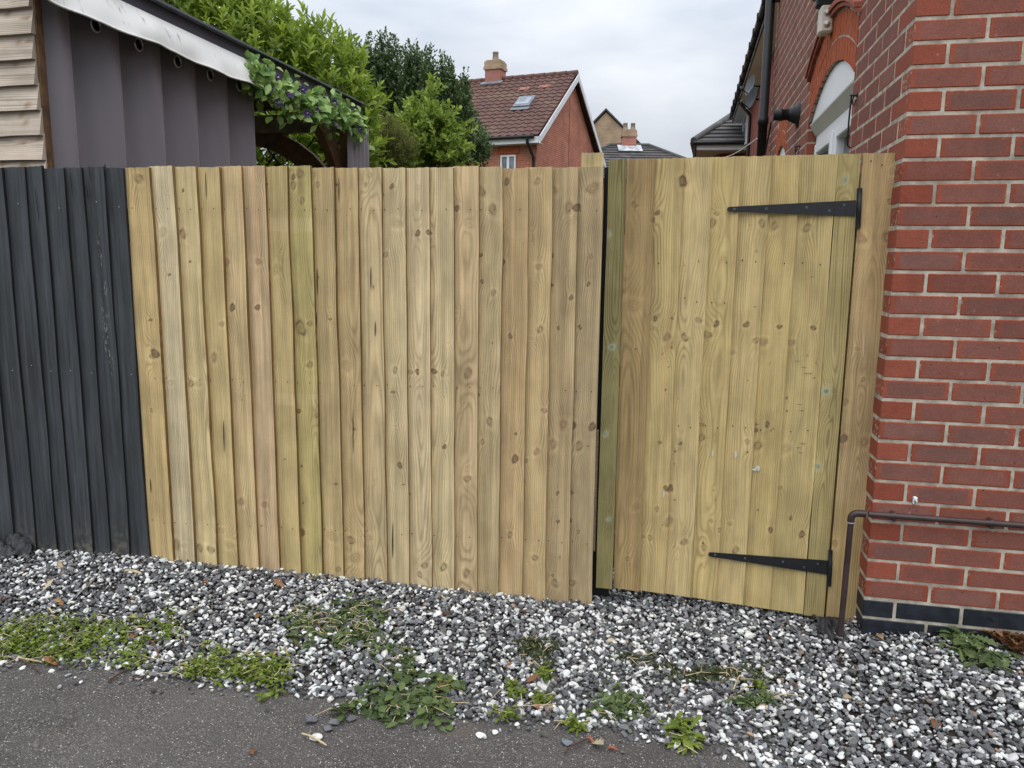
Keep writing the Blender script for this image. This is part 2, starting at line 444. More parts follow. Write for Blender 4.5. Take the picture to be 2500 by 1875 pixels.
def board(mb, org, ex, en, w, z0, z1, tl, tr, tone, knots=(), r=None, bands=(), step=.0036, rightedge=None, flat=False,
          wave=.0016, top_slope=0.0, dirt=False, scuff=None, pith=None, lean=0.0, leftedge=False, cracks=()):
    """one sawn board. org: left end on the back plane at z=0; ex along, en towards the viewer"""
    r = r or rng
    nu = max(6, int(w / step) + 1); h = z1 - z0; nv = int(h / (step * 1.3)) + 1
    U = np.linspace(0, w, nu); Vv = np.linspace(0, h, nv)
    uu, vv = np.meshgrid(U, Vv)
    wl = smooth_noise(nv, 84, wave, r); wr = smooth_noise(nv, 84, wave, r)
    warp = smooth_noise(nv, 120, .0018, r)
    off = wl[:, None] * (1 - uu / w) + wr[:, None] * (uu / w) + lean * (vv - h / 2)
    th = tl + (tr - tl) * (uu / w) + warp[:, None] * .7
    cup = .0012 * np.sin(math.pi * uu / w) * r.randn() * .6
    th = th + cup
    zz = z0 + vv * (1 + 0 * uu)
    zz[-1] += (uu[-1] - w / 2) * top_slope + smooth_noise(nu, 4, .0008, r)
    P = org + (uu + off)[..., None] * ex + th[..., None] * en + zz[..., None] * EZ
    # rings
    if pith is None: pith = (r.uniform(-1.1, 2.1) * w, r.uniform(.006, .05), r.uniform(-.022, .022))
    px_, d0, sl = pith
    dep = np.abs(d0 + sl * vv + smooth_noise(nv, 64, .005, r)[:, None]) + .002
    cxv = px_ + smooth_noise(nv, 90, .006, r)[:, None]
    du_tot = np.zeros_like(uu); core = np.zeros_like(uu); kr = np.zeros_like(uu); dark = np.zeros_like(uu)
    tint = np.zeros(uu.shape + (3,)); tint[:] = tone
    kd_r = None
    rr_extra = np.zeros_like(uu)
    inner = np.zeros_like(uu); inner_r = np.zeros_like(uu)
    for (ku, kz, ksu, ksz, kt) in knots:
        du = uu - ku; dv = zz - kz
        if ku < -.04 or ku > w + .04: continue
        an = np.arctan2(dv, du); ph_ = ku * 71 + kz * 37
        kd = np.sqrt((du / ksu) ** 2 + (dv / ksz) ** 2) * (1 + .16 * np.sin(2 * an + ph_) + .09 * np.sin(3 * an + 2 * ph_) + .05 * np.sin(7 * an))
        infl = np.exp(-(du ** 2) / (2 * (2.0 * ksu) ** 2) - dv ** 2 / (2 * (4.5 * ksz) ** 2))
        rr_extra += infl * ksu * 1.9
        c_ = sstep(1.15, .85, kd); rg_ = np.exp(-((kd - .98) / .22) ** 2)
        nr = .60 + .40 * np.sin(an * 2 + ku * 99)
        if kt == 'd': core = np.maximum(core, c_ * .8); kr = np.maximum(kr, np.maximum(c_ * .35, rg_ * 1.0)); dark = np.maximum(dark, np.maximum(sstep(.35, .1, kd) * .5, rg_ * .55 * nr))
        elif kt == 'p': core = np.maximum(core, c_ * .35); kr = np.maximum(kr, rg_ * .60 * nr); tint += (np.array([.50, .32, .20]) - tint) * (sstep(.8, .3, kd) * .8)[..., None]
        elif kt == 'g': core = np.maximum(core, c_ * .35); kr = np.maximum(kr, sstep(.55, .2, kd) * .8); tint += (np.array([.40, .47, .33]) - tint) * (sstep(1.7, .7, kd) * .75)[..., None]
        elif kt == 'f': core = np.maximum(core, c_ * .16); kr = np.maximum(kr, rg_ * .20 * nr)
        else: core = np.maximum(core, c_ * .38); kr = np.maximum(kr, rg_ * 1.0 * nr); dark = np.maximum(dark, sstep(.25, .0, kd) * .6)
        # smoky stain running up and down the grain from the knot
        if kt in 'dps':
            tail = np.exp(-(du / (ksu * .9)) ** 2 - (dv / (ksz * 4)) ** 2) * (.22 if kt != 'd' else .34)
            tint *= (1 - tail)[..., None] * np.array([1, 1, 1]) + tail[..., None] * np.array([.45, .36, .28])
        # paler, denser wood just above and below a knot
        halo = np.exp(-((kd - 1.9) / .55) ** 2) * .13 * np.clip(np.abs(np.sin(an)) * 1.4, 0, 1)
        tint *= 1 + halo[..., None] * np.array([1.0, 1.05, 1.2])
        m_ = sstep(1.6, 1.0, kd); inner = np.maximum(inner, m_); inner_r = np.where(kd < 1.7, kd * ksu * .8, inner_r)
    rad = np.sqrt((uu - cxv) ** 2 + dep ** 2) + rr_extra
    rad = rad * (1 - inner) + inner_r * inner
    for (bz0, bz1, mul) in bands:
        tint = tint * (1 + (np.array(mul) - 1)[None, None, :] * (sstep(bz0 - .012, bz0, zz) * sstep(bz1 + .012, bz1, zz))[..., None])
    if dirt:
        core = sstep(z0 + .16 + .05 * r.randn(), z0, zz) * .9; kr = np.zeros_like(uu)
        if scuff: kr = sstep(scuff[0] - .1, scuff[0], zz) * sstep(scuff[1] + .1, scuff[1], zz) * np.exp(-((uu / w - .62) / .16) ** 2)
        dark = dark * 0
    a, b = r.uniform(0, 50, 2)
    wc = np.dstack([uu + a, vv + b, rad]); kn = np.dstack([core, kr, dark])
    mb.grid(P, dict(wc=wc, kn=kn, tone=tint))
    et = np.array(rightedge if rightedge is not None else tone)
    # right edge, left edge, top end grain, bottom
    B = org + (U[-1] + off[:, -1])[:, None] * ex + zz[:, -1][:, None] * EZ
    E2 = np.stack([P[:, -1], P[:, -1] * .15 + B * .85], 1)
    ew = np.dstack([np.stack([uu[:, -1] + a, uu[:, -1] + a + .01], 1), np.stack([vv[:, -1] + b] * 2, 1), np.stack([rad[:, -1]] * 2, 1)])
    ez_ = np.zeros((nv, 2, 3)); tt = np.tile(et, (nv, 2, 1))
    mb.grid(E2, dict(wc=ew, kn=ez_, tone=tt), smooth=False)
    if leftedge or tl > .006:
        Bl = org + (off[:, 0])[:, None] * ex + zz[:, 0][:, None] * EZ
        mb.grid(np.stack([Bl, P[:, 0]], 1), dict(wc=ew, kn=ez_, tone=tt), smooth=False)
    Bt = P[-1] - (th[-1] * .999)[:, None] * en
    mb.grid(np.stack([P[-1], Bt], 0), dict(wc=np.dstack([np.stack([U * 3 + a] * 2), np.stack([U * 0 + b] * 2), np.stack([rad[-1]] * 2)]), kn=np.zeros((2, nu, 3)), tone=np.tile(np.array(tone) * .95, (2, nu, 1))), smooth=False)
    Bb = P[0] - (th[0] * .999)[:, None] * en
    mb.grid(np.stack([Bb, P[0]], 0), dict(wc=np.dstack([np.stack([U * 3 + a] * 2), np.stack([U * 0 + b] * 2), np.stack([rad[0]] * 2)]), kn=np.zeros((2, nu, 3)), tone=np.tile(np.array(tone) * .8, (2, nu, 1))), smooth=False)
    return P

def sliver(mb, c, ex, en, wid, hgt, lean, tone, dist=.0012):
    """narrow split or nail dimple: a dark lens standing a hair in front of the board"""
    k = 9; t = np.linspace(-1, 1, k); ww = wid * (1 - t * t) ** .7 + 1e-5
    L_ = [c + en * dist + EZ * (tt * hgt) + ex * (lean * tt * hgt - q) for tt, q in zip(t, ww)]
    Rr = [c + en * dist + EZ * (tt * hgt) + ex * (lean * tt * hgt + q) for tt, q in zip(t, ww)]
    mb.grid(np.stack([np.array(L_), np.array(Rr)], 1), dict(wc=np.zeros((k, 2, 3)), kn=np.zeros((k, 2, 3)), tone=np.tile(np.array(tone), (k, 2, 1))), smooth=False)

# ================================================================== layout
HF, HS = axes(12.0)                       # house: front direction, side (receding) direction
FD, FNv = axes(6.0)                       # fence
HN = -HS                                  # house front faces the viewer
FN = -FNv
C0 = np.array([1.317, 2.70, 0.0])         # brick corner
G0 = C0 + HS * .13                        # gate plane
def onf(px, py): return on_plane(px, py, FO, FNv)
def ong(px, py): return on_plane(px, py, G0, HS)
FO = on_plane(1473, 408, G0 - HS * .012, HS); FO[2] = 0
FENCE_TOP = 1.757

EDGE = np.array([on_z(a, b, -.012) for a, b in ((0, 1610), (166, 1620), (277, 1646), (400, 1664), (485, 1677), (637, 1684), (711, 1692), (821, 1714), (904, 1738), (1106, 1755), (1296, 1770), (1440, 1789), (1630, 1811), (1725, 1824), (1800, 1834), (1835, 1852), (1850, 1872))])
EDGE_X = np.concatenate([[-4.5], EDGE[:, 0], [.80, 1.1, 1.6]]); EDGE_Y = np.concatenate([[2.9], EDGE[:, 1] + .012, [1.80, 1.55, 1.30]])
def road_edge_y(x):
    xs, ys = EDGE_X, EDGE_Y
    return np.interp(x, xs, ys)
def fence_y(x):
    x = np.asarray(x, float)
    yf = FO[1] + (FO[0] - x) * math.tan(R_(6)); yg = G0[1] + (G0[0] - x) * math.tan(R_(12)); yw = C0[1] + (C0[0] - x) * math.tan(R_(12))
    return np.where(x < FO[0], yf, np.where(x < C0[0], yg, yw))
def ground_z(x, y):
    x = np.asarray(x, float); y = np.asarray(y, float)
    base = np.interp(x, [-3, -1.6, -.6, .34, 1.2, 1.5, 2.2], [.115, .088, .04, -.012, .014, .056, .058])
    e = road_edge_y(x); f = fence_y(x)
    t = np.clip((y - e) / (f - e), 0, 1.3)
    return -.022 + (base + .022) * np.clip(sstep(0, 1, np.clip(t, 0, 1)) * .5 + t * .5, 0, 1.1)

# ------------------------------------------------------------------ ground, road
mb = MB()
mb.add([(-400, -60, -.10), (400, -60, -.10), (400, 900, -.10), (-400, 900, -.10)], [(0, 1, 2, 3)])
gm = NT('earth and grass', .95, .1); gm.col(gm.mix(gm.ss(gm.noise(gm.obj(), .5, 6), .4, .6), (.05, .075, .022), (.09, .075, .045)))
tag(mb.build('ground', gm.m), kind='structure')

def tarmac():
    m = NT('worn tarmac', .88, .22); o = m.obj()
    v1 = m.vor(o, 175); v2 = m.vor(o, 330); cc = m.sep(v1.outputs['Color'])
    n1 = m.noise(o, 1.6, 5); n2 = m.noise(o, 9, 5); n3 = m.noise(o, 60, 3)
    base = m.mix(m.ss(n1, .35, .68), (.086, .079, .074), (.126, .116, .107))
    base = m.mix(m.math('MULTIPLY', m.ss(n2, .52, .72), .5), base, (.060, .054, .050))
    st = m.mix(m.math('POWER', cc[0], 1.6), (.040, .037, .036), (.36, .335, .31))
    c = m.mix(m.math('MULTIPLY', m.math('SUBTRACT', 1.0, m.ss(v1.outputs['Distance'], .30, .55)), m.math('MULTIPLY_ADD', m.ss(n2, .3, .7), .55, .45)), base, st)
    c = m.mix(m.math('MULTIPLY', m.ss(cc[1], .955, .960), m.math('SUBTRACT', 1.0, m.ss(v1.outputs['Distance'], .30, .40))), c, (.62, .60, .55))
    c = m.mix(m.math('MULTIPLY', m.ss(v2.outputs['Distance'], .35, .60), .35), c, (.03, .028, .027))
    c = m.mix(m.math('MULTIPLY', m.ss(m.noise(o, 3.1, 5), .60, .74), .45), c, (.125, .095, .072))
    m.col(c)
    m.bump(m.math('ADD', m.math('SUBTRACT', 1.0, v1.outputs['Distance']), m.math('MULTIPLY', n3, .5)), .8, .004)
    return m.m
mb = MB()
xs = np.linspace(-9, 9, 91); ys = np.concatenate([np.linspace(-12, 1.2, 20), np.linspace(1.25, 3.0, 40)])
X, Y = np.meshgrid(xs, ys)
mb.grid(np.dstack([X, Y, -.022 + .004 * np.sin(X * 3.1) * np.cos(Y * 2.3)]))
tag(mb.build('road', tarmac()), kind='structure')

# soil bed beneath the stones
mb = MB()
xs = np.linspace(-4.6, 4.4, 140); tt = np.linspace(-.0, 1.0, 26)
P = np.zeros((26, 140, 3))
for j, x in enumerate(xs):
    e = road_edge_y(x); f = float(fence_y(x)) + .9
    yy = e + .03 + (f - e - .03) * tt
    P[:, j, 0] = x; P[:, j, 1] = yy; P[:, j, 2] = ground_z(np.full(26, x), yy) - .006
mb.grid(P)
sm = NT('dark soil', .95, .1); sm.col(sm.mix(sm.noise(sm.obj(), 30, 5), (.018, .016, .014), (.06, .052, .045)))
tag(mb.build('soil', sm.m), kind='structure')

# ------------------------------------------------------------------ gravel
def ico(sub):
    import bmesh
    bm = bmesh.new(); bmesh.ops.create_icosphere(bm, subdivisions=sub, radius=1)
    bm.verts.ensure_lookup_table()
    V = np.array([v.co[:] for v in bm.verts]); Fc = np.array([[v.index for v in f.verts] for f in bm.faces]); bm.free()
    return V, Fc
def rock(r, angular):
    V, Fc = ico(2)
    V = V.copy()
    if angular:
        for _ in range(9):      # cleave flat faces
            n = r.randn(3); n /= np.linalg.norm(n); d = r.uniform(.38, .72)
            k = V @ n; V -= np.outer(np.maximum(k - d, 0), n)
    else:
        for _ in range(8):
            n = r.randn(3); n /= np.linalg.norm(n); d = r.uniform(.50, .88)
            k = V @ n; V -= np.outer(np.maximum(k - d, 0) * .92, n)
    return V, Fc
def rotmats(r, n, tilt):
    yaw = r.uniform(0, 2 * math.pi, n); a = r.randn(n) * tilt; b = r.randn(n) * tilt
    def Rz(t): z = np.zeros_like(t); o = z + 1; return np.stack([np.stack([np.cos(t), -np.sin(t), z], -1), np.stack([np.sin(t), np.cos(t), z], -1), np.stack([z, z, o], -1)], -2)
    def Rx(t): z = np.zeros_like(t); o = z + 1; return np.stack([np.stack([o, z, z], -1), np.stack([z, np.cos(t), -np.sin(t)], -1), np.stack([z, np.sin(t), np.cos(t)], -1)], -2)
    def Ry(t): z = np.zeros_like(t); o = z + 1; return np.stack([np.stack([np.cos(t), z, np.sin(t)], -1), np.stack([z, o, z], -1), np.stack([-np.sin(t), z, np.cos(t)], -1)], -2)
    return Rx(a) @ Ry(b) @ Rz(yaw)

def gravel():
    r = np.random.RandomState(21)
    pts = []
    sp_ = .0165
    for layer in range(2):
        gx = np.arange(-4.2, 3.0, sp_); gy = np.arange(1.35, 4.2, sp_)
        X, Y = np.meshgrid(gx, gy); X = X.ravel() + r.uniform(-.5, .5, X.size) * sp_ * 1.1; Y = Y.ravel() + r.uniform(-.5, .5, Y.size) * sp_ * 1.1
        e = road_edge_y(X) + .010 * np.sin(X * 9.0) + .010 * np.sin(X * 23 + 1); f = fence_y(X)
        lim = np.where(X < FO[0], f - .004, np.where(X < C0[0] + .05, f + .35, f - .004))
        dens = sstep(-.025, .045, Y - e)
        ok = (Y < lim) & (r.uniform(0, 1, X.size) < dens) & (np.abs(X) < .95 * Y + .55)
        if layer: ok &= (r.uniform(0, 1, X.size) < .62)
        X, Y = X[ok], Y[ok]
        pts.append(np.stack([X, Y, ground_z(X, Y) + layer * .0075], 1))
    # strays on the tarmac
    X = r.uniform(-2.2, 1.0, 90); Y = road_edge_y(X) - np.abs(r.randn(90)) * .05
    pts.append(np.stack([X, Y, np.full(90, -.020)], 1)); 
    P = np.vstack(pts); n = len(P)
    clump = np.sin(P[:, 0] * 7.3 + 1.5 * np.sin(P[:, 1] * 9)) * np.cos(P[:, 1] * 8.1 + P[:, 0] * 3)
    pick = r.uniform(0, 1, n) + clump * .08
    white = pick < .265; mid = (pick > .265) & (pick < .38)
    
    size = .0087 * np.exp(r.randn(n) * .27); size = np.clip(size, .0045, .019)
    big = r.uniform(0, 1, n) < .03; size[big] *= 1.35; size[white] *= .94
    asp = np.stack([np.ones(n) * r.uniform(1.05, 1.5, n), r.uniform(.75, 1.05, n), r.uniform(.5, .8, n)], 1)
    Rm = rotmats(r, n, .38)
    P[:, 2] += size * .30 + r.uniform(-.003, .006, n)
    temps = [rock(r, True) for _ in range(9)] + [rock(r, False) for _ in range(7)]
    which = np.where(white, 9 + r.randint(0, 7, n), r.randint(0, 9, n))
    VV, FF, CC, SM = [], [], [], []; base = 0
    for k, (V, Fc) in enumerate(temps):
        ids = np.where(which == k)[0]
        if not len(ids): continue
        loc = V[None] * asp[ids][:, None, :] * size[ids][:, None, None]
        wv = np.einsum('nij,nvj->nvi', Rm[ids], loc) + P[ids][:, None, :]
        g_ = np.where(white[ids], r.uniform(.48, .78, len(ids)), np.where(mid[ids], r.uniform(.17, .42, len(ids)), r.uniform(.060, .20, len(ids))))
        tint = np.stack([g_ * (1 + .02 * r.randn(len(ids))), g_, g_ * np.where(white[ids], r.uniform(.92, 1.0, len(ids)), r.uniform(.98, 1.07, len(ids)))], 1)
        odd = r.uniform(0, 1, len(ids)) < .008
        tint[odd] = np.array([.30, .22, .15]) * r.uniform(.6, 1.3, (odd.sum(), 1))
        VV.append(wv.reshape(-1, 3)); CC.append(np.repeat(tint, len(V), 0))
        FF.append((Fc[None] + (np.arange(len(ids)) * len(V))[:, None, None] + base).reshape(-1, 3)); SM.append(np.full(len(ids) * len(Fc), k >= 13))
        base += len(ids) * len(V)
    V = np.vstack(VV); Fc = np.vstack(FF); Cc = np.vstack(CC); SMo = np.concatenate(SM)
    me = bpy.data.meshes.new('gravel')
    me.vertices.add(len(V)); me.vertices.foreach_set('co', V.astype(np.float32).ravel())
    me.loops.add(Fc.size); me.loops.foreach_set('vertex_index', Fc.astype(np.int32).ravel())
    me.polygons.add(len(Fc)); me.polygons.foreach_set('loop_start', np.arange(0, Fc.size, 3, dtype=np.int32)); me.polygons.foreach_set('loop_total', np.full(len(Fc), 3, np.int32))
    me.polygons.foreach_set('use_smooth', SMo)
    at = me.attributes.new('tone', 'FLOAT_VECTOR', 'POINT'); at.data.foreach_set('vector', Cc.astype(np.float32).ravel())
    me.update(calc_edges=True)
    m = NT('gravel stone', .7, .3); t = m.attr('tone'); o = m.obj()
    k = m.math('MULTIPLY', m.math('MULTIPLY_ADD', m.noise(o, 140, 4, .65), .7, .65), m.math('MULTIPLY_ADD', m.noise(o, 2.2, 4), .35, .82))
    sc = m.n('VectorMath', operation='SCALE'); m.put(sc.inputs[0], t); m.put(sc.inputs['Scale'], k)
    m.col(sc.outputs[0]); m.bump(m.noise(o, 260, 4), .35, .0015)
    me.materials.append(m.m)
    ob = bpy.data.objects.new('gravel', me); COL.objects.link(ob)
    tag(ob, 'grey and white stone chippings spread between the fence and the tarmac', 'gravel', kind='stuff')
gravel()

# ================================================================== knots measured on the fence and gate (picture pixels: x, y, radius, kind)
KN_F = [(1351,464,9,'p'),(1448,461,12,'p'),(1390,506,10,'p'),(1409,508,8,'d'),(1314,444,7,'p'),(1348,625,5,'d'),(1442,626,5,'s'),(1348,696,4,'d'),(1437,693,4,'d'),
 (1396,726,5,'d'),(1316,651,7,'p'),(1321,803,7,'s'),(1299,826,5,'f'),(1364,800,4,'d'),(1416,798,4,'d'),(1245,820,5,'d'),(1240,444,6,'d'),(737,425,9,'s'),(719,433,5,'d'),(719,452,7,'s'),
 (765,428,8,'f'),(779,451,5,'s'),(743,490,6,'s'),(768,490,4,'f'),(904,428,7,'f'),(894,452,4,'s'),(960,456,5,'d'),(973,546,11,'f'),(1022,570,6,'d'),(1049,568,5,'d'),(1116,509,6,'d'),(1174,467,10,'s'),
 (1203,512,10,'s'),(1174,623,4,'d'),(1177,687,4,'d'),(1206,714,6,'s'),(1228,640,6,'d'),(736,800,14,'s'),(761,789,6,'s'),(635,639,7,'p'),(632,750,6,'d'),(678,658,10,'f'),(943,622,6,'s'),
 (1376,1034,9,'p'),(1352,1083,9,'p'),(1414,1087,9,'s'),(1398,1039,8,'d'),(1259,1118,8,'d'),(1282,1125,6,'s'),(1446,1039,8,'d'),(1363,1201,4,'d'),(1396,1201,4,'d'),(1363,1270,4,'d'),(1394,1269,4,'d'),
 (1413,1295,4,'s'),(1355,1420,8,'s'),(1394,1421,8,'s'),(1307,1358,7,'s'),(1246,1302,6,'s'),(1330,1000,6,'s'),(1312,1100,7,'p'),(469,936,7,'s'),(488,936,7,'f'),(420,933,7,'f'),(374,1000,4,'s'),(433,1327,9,'s'),
 (454,1329,6,'f'),(490,1335,7,'s'),(519,1338,8,'s'),(565,1327,9,'f'),(542,1293,8,'f'),(591,1223,8,'p'),(345,437,9,'s'),(403,566,9,'f'),(450,570,8,'s'),(555,640,7,'p'),(570,750,7,'d'),(548,790,6,'p'),
 (378,868,6,'s'),(385,862,9,'d'),(760,889,7,'s'),(847,892,11,'f'),(1021,906,5,'d'),(1003,908,5,'s'),(1061,906,6,'d'),(1082,911,5,'s'),(1144,909,10,'s'),(1197,1026,8,'s'),(1181,1076,5,'s'),(1087,1089,5,'d'),
 (1142,1166,8,'s'),(813,1306,11,'f'),(860,1316,9,'s'),(899,1312,9,'f'),(872,1358,13,'f'),(1038,1376,7,'s'),(1085,1381,8,'s'),(730,1003,5,'d'),(776,1012,5,'s'),(650,1229,7,'p'),(979,1133,6,'d'),(968,902,6,'s'),
 (736,1300,8,'d'),(527,871,8,'p'),(1025,1400,6,'s'),(1140,1395,8,'s'),(830,1385,6,'s')]
KN_G = [(1668,442,9,'d'),(1550,500,6,'s'),(1549,746,15,'f'),(1739,544,8,'s'),(1483,571,7,'g'),(1749,522,5,'s'),(1859,545,7,'s'),(1600,777,5,'d'),(1590,800,7,'f'),(1629,822,8,'s'),(1671,823,8,'s'),(1704,781,6,'s'),
 (1748,790,6,'d'),(1725,817,9,'s'),(1822,792,6,'d'),(1862,834,9,'p'),(1890,552,8,'p'),(1970,557,8,'s'),(2060,441,6,'g'),(1712,1068,8,'s'),(1849,1086,9,'s'),(1824,1076,5,'s'),(1554,1234,9,'f'),(1531,1361,5,'s'),
 (1479,1057,6,'g'),(1486,1264,5,'g'),(1633,1271,9,'p'),(1718,1334,6,'p'),(1795,1340,7,'s'),(1780,1277,5,'p'),(1735,1269,4,'s'),(1670,1321,7,'s'),(1568,1308,5,'s'),(1587,1310,5,'s'),(1612,1078,4,'d'),(1661,1082,4,'d'),
 (1637,1190,6,'d'),(1626,1189,5,'d'),(2014,953,9,'g'),(1993,1135,7,'g'),(1957,1301,6,'d'),(1918,1094,10,'f'),(1494,846,8,'g'),(1713,1036,5,'s'),(1843,1050,5,'d'),(1872,1034,5,'d'),(1902,797,5,'d'),(1983,800,5,'d'),
 (1790,860,5,'p'),(1930,836,7,'p'),(1845,830,6,'s'),(1905,1190,4,'s'),(1755,1290,4,'s'),(1606,520,5,'d'),(1595,537,4,'d'),(1605,1240,5,'s'),(1930,1262,4,'d'),(1880,1290,5,'d')]
KN_P = [(2162,580,9,'p'),(2099,583,10,'p'),(2171,492,6,'s'),(2175,419,6,'f'),(2106,1076,9,'p'),(2056,1068,8,'d'),(2062,979,6,'s'),(2104,925,4,'s'),(2035,1320,6,'s'),(2090,850,4,'s')]
def knots_on(lst, conv, org, ex):
    res = []
    for (px, py, rd, kt) in lst:
        rd = rd * .86
        p = conv(px, py); d = np.linalg.norm(p - CAM) / F * rd
        res.append(((p - org) @ ex, p[2], d, d * (1.15 if kt != 'f' else 1.0), kt))
    return res

# ------------------------------------------------------------------ new timber fence
T = lambda r, g, b: np.array(srgb(r * 1.055, g * 1.045, b * 1.02))
fence_px = [307, 366, 423, 479, 535, 589, 645, 700, 757, 812, 869, 927, 986, 1044, 1104, 1163, 1221, 1285, 1344, 1406, 1473]
fence_tone = [T(186,164,120), T(196,182,150), T(196,178,136), T(188,168,124), T(194,172,132), T(188,165,132), T(184,165,120), T(176,162,112), T(178,158,118), T(182,160,120),
              T(188,169,132), T(194,177,140), T(198,180,145), T(198,180,142), T(188,166,130), T(180,162,126), T(180,156,118), T(186,164,124), T(172,152,118), T(168,150,118)]
root = thing('timber_fence', FO + FD * -1.0, 'new pale timber feather-edge fence between the charcoal fence and the gate', 'fence')
mb = MB(); rf = np.random.RandomState(5)
us = [(onf(x, 409) - FO) @ FD for x in fence_px]
kn_all = knots_on(KN_F, onf, FO, FD)
slits = [(830,465,1.5,30),(777,686,1.8,33),(775,781,1.8,20),(909,678,2.0,30),(920,802,2.2,20),(508,453,1.6,31),(553,1062,2.0,40),(372,1184,1.7,17),(961,1316,2.2,48),(866,1050,1.6,60)]
for i in range(20):
    u0, u1 = us[i], us[i + 1]
    zb = onf(367 + (1442 - 367) * i / 19.0, 1350 + 110 * i / 19.0)[2] - .045
    top = FENCE_TOP + rf.uniform(-.004, .004) + (-.003 if i > 8 else 0)
    org = FO + FD * u0
    kn = [(a - u0, b, c, d, e) for (a, b, c, d, e) in kn_all if u0 - .01 < a < u1 + .01]
    for _ in range(rf.randint(3, 8)):
        kr_ = rf.uniform(.0018, .0048); kn.append((rf.uniform(.01, u1 - u0 - .01), rf.uniform(.1, 1.7), kr_ * rf.uniform(.8, 1.6), kr_, 'd' if rf.rand() < .4 else 'f'))
    bands = []
    if i in (6, 7):
        z_a, z_b = onf(680, 562)[2], onf(680, 536)[2]; bands = [(z_a, z_b, (1.10, 1.09, 1.18))]
        z_a, z_b = onf(680, 983)[2], onf(680, 962)[2]; bands += [(z_a, z_b, (1.10, 1.10, 1.20))]
    tn = fence_tone[i]
    board(mb, org, FD, FN, (u1 - u0) + (.012 if i < 19 else .001), zb, top, .004, .026, tn, kn, rf, bands, rightedge=tn * np.array([.44, .36, .27]), lean=rf.uniform(-.0015, .0015))  # edge faces stained browner, and darkened further to deepen the shade at each lap
    # nails
    for zz, px_y in ((onf(800, 512)[2], 0), (onf(800, 935)[2], 0), (onf(800, 1290)[2], 0)):
        for fx in (.22, .80):
            if rf.rand() < .8:
                uu = u0 + (u1 - u0) * fx; dz = rf.uniform(-.004, .004)
                th = .004 + .022 * fx
                sliver(mb, FO + FD * uu + FN * (th + .0015) + EZ * (zz + dz), FD, FN, .0022, .0026, 0, (.5, .5, .48) if rf.rand() < .15 else (.035, .026, .02))
for (px, py, wd, hh) in slits:
    p = onf(px, py); u = (p - FO) @ FD; sc_ = np.linalg.norm(p - CAM) / F
    k = [j for j in range(20) if us[j] <= u < us[j + 1]][0]; th = .004 + .022 * (u - us[k]) / (us[k + 1] - us[k])
    sliver(mb, FO + FD * u + FN * (th + .0022) + EZ * p[2], FD, FN, wd * sc_ * .62, hh * sc_, .02, (.02, .014, .009))
mb.build('board_panel', M['wood'], root)
# rails behind, end post
mb = MB()
for z in (1.55, .92, .30):
    L0 = FO + FD * (us[0] - .1); L1 = FO + FD * (us[-1] - .02)
    mb = MB(); mb.box((L0 + L1) / 2 - FN * .03 + EZ * z, FD, FN, EZ, np.linalg.norm(L1 - L0) / 2, .025, .04, dict(tone=T(160, 140, 100), wc=np.array([1.0, 2, .1])))
    mb.build('rail', M['wood'], root)
mb = MB()
pL, pR = on_plane(1420, 380, FO - FN * .05, FNv), on_plane(1477, 378, FO - FN * .05, FNv)
pc = (pL + pR) / 2; wv_ = (pR - pL) @ FD
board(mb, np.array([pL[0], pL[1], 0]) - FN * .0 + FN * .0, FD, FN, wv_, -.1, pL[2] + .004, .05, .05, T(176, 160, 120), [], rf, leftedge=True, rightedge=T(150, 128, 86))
mb.build('post', M['wood'], root)
# added black strip behind the gate's free edge, standing in for the slot's shade
ga_ = ong(1484, 800); ga_[2] = 0
mb = MB(); mb.box(ga_ - HN * .045 + EZ * .885, HF, HN, EZ, .035, .012, .875); mb.build('slot_shade_strip', M['black'], root)
# rope hanging in the slot beside the gate
mb = MB()
ra, rb = on_plane(1459, 1050, G0 + HS * .015, HS), on_plane(1450, 1345, G0 + HS * .015, HS)
for ph in (0, 2.09, 4.19):
    t = np.linspace(0, 1, 160); ang = t * 2 * math.pi * 26 + ph
    mb.tube([ra + (rb - ra) * tt + .0032 * (math.cos(a) * HF + math.sin(a) * HS) for tt, a in zip(t, ang)], .0036, 5)
tag(mb.build('rope', M['rope']), 'thin pale twisted rope hanging in the gap at the left of the gate', 'rope')

# ------------------------------------------------------------------ old charcoal fence
root = thing('painted_fence', FO + FD * (us[0] - .4), 'old charcoal painted feather-edge fence at the left below the grey curtain', 'fence')
mb = MB(); rd = np.random.RandomState(9)
dark_px = list(range(-1155, -330, 55)) + [-330, -275, -220, -165, -105, -50, 6, 61, 103, 156, 200, 252, 305]
du = [(on_plane(x, 409, FO, FNv) - FO) @ FD for x in dark_px]
for i in range(len(du) - 1):
    tn = T(60, 63, 67) * rd.uniform(.88, 1.10)
    zb = .045
    org = FO + FD * du[i]
    last = i == len(du) - 2
    board(mb, org, FD, FN, du[i + 1] - du[i] + (.004 if last else .010), zb, FENCE_TOP + rd.uniform(-.005, .003), .004, .018, tn, [], rd, rightedge=tn * .35, dirt=True,  # edge colour darkened to stand for the shaded step between boards
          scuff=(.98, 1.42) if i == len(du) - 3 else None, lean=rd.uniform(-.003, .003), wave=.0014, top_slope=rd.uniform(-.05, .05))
for (px, py, wd, hh) in ((183, 450, 1.2, 26), (222, 470, 1.5, 18), (268, 475, 1.4, 45), (272, 500, 1.0, 40), (228, 425, 1.2, 18), (266, 415, 2.0, 12), (100, 500, 1.0, 40)):
    p = onf(px, py); sliver(mb, p + FN * .022, FD, FN, wd * .0019, hh * .0019, -.05, (.006, .006, .006))
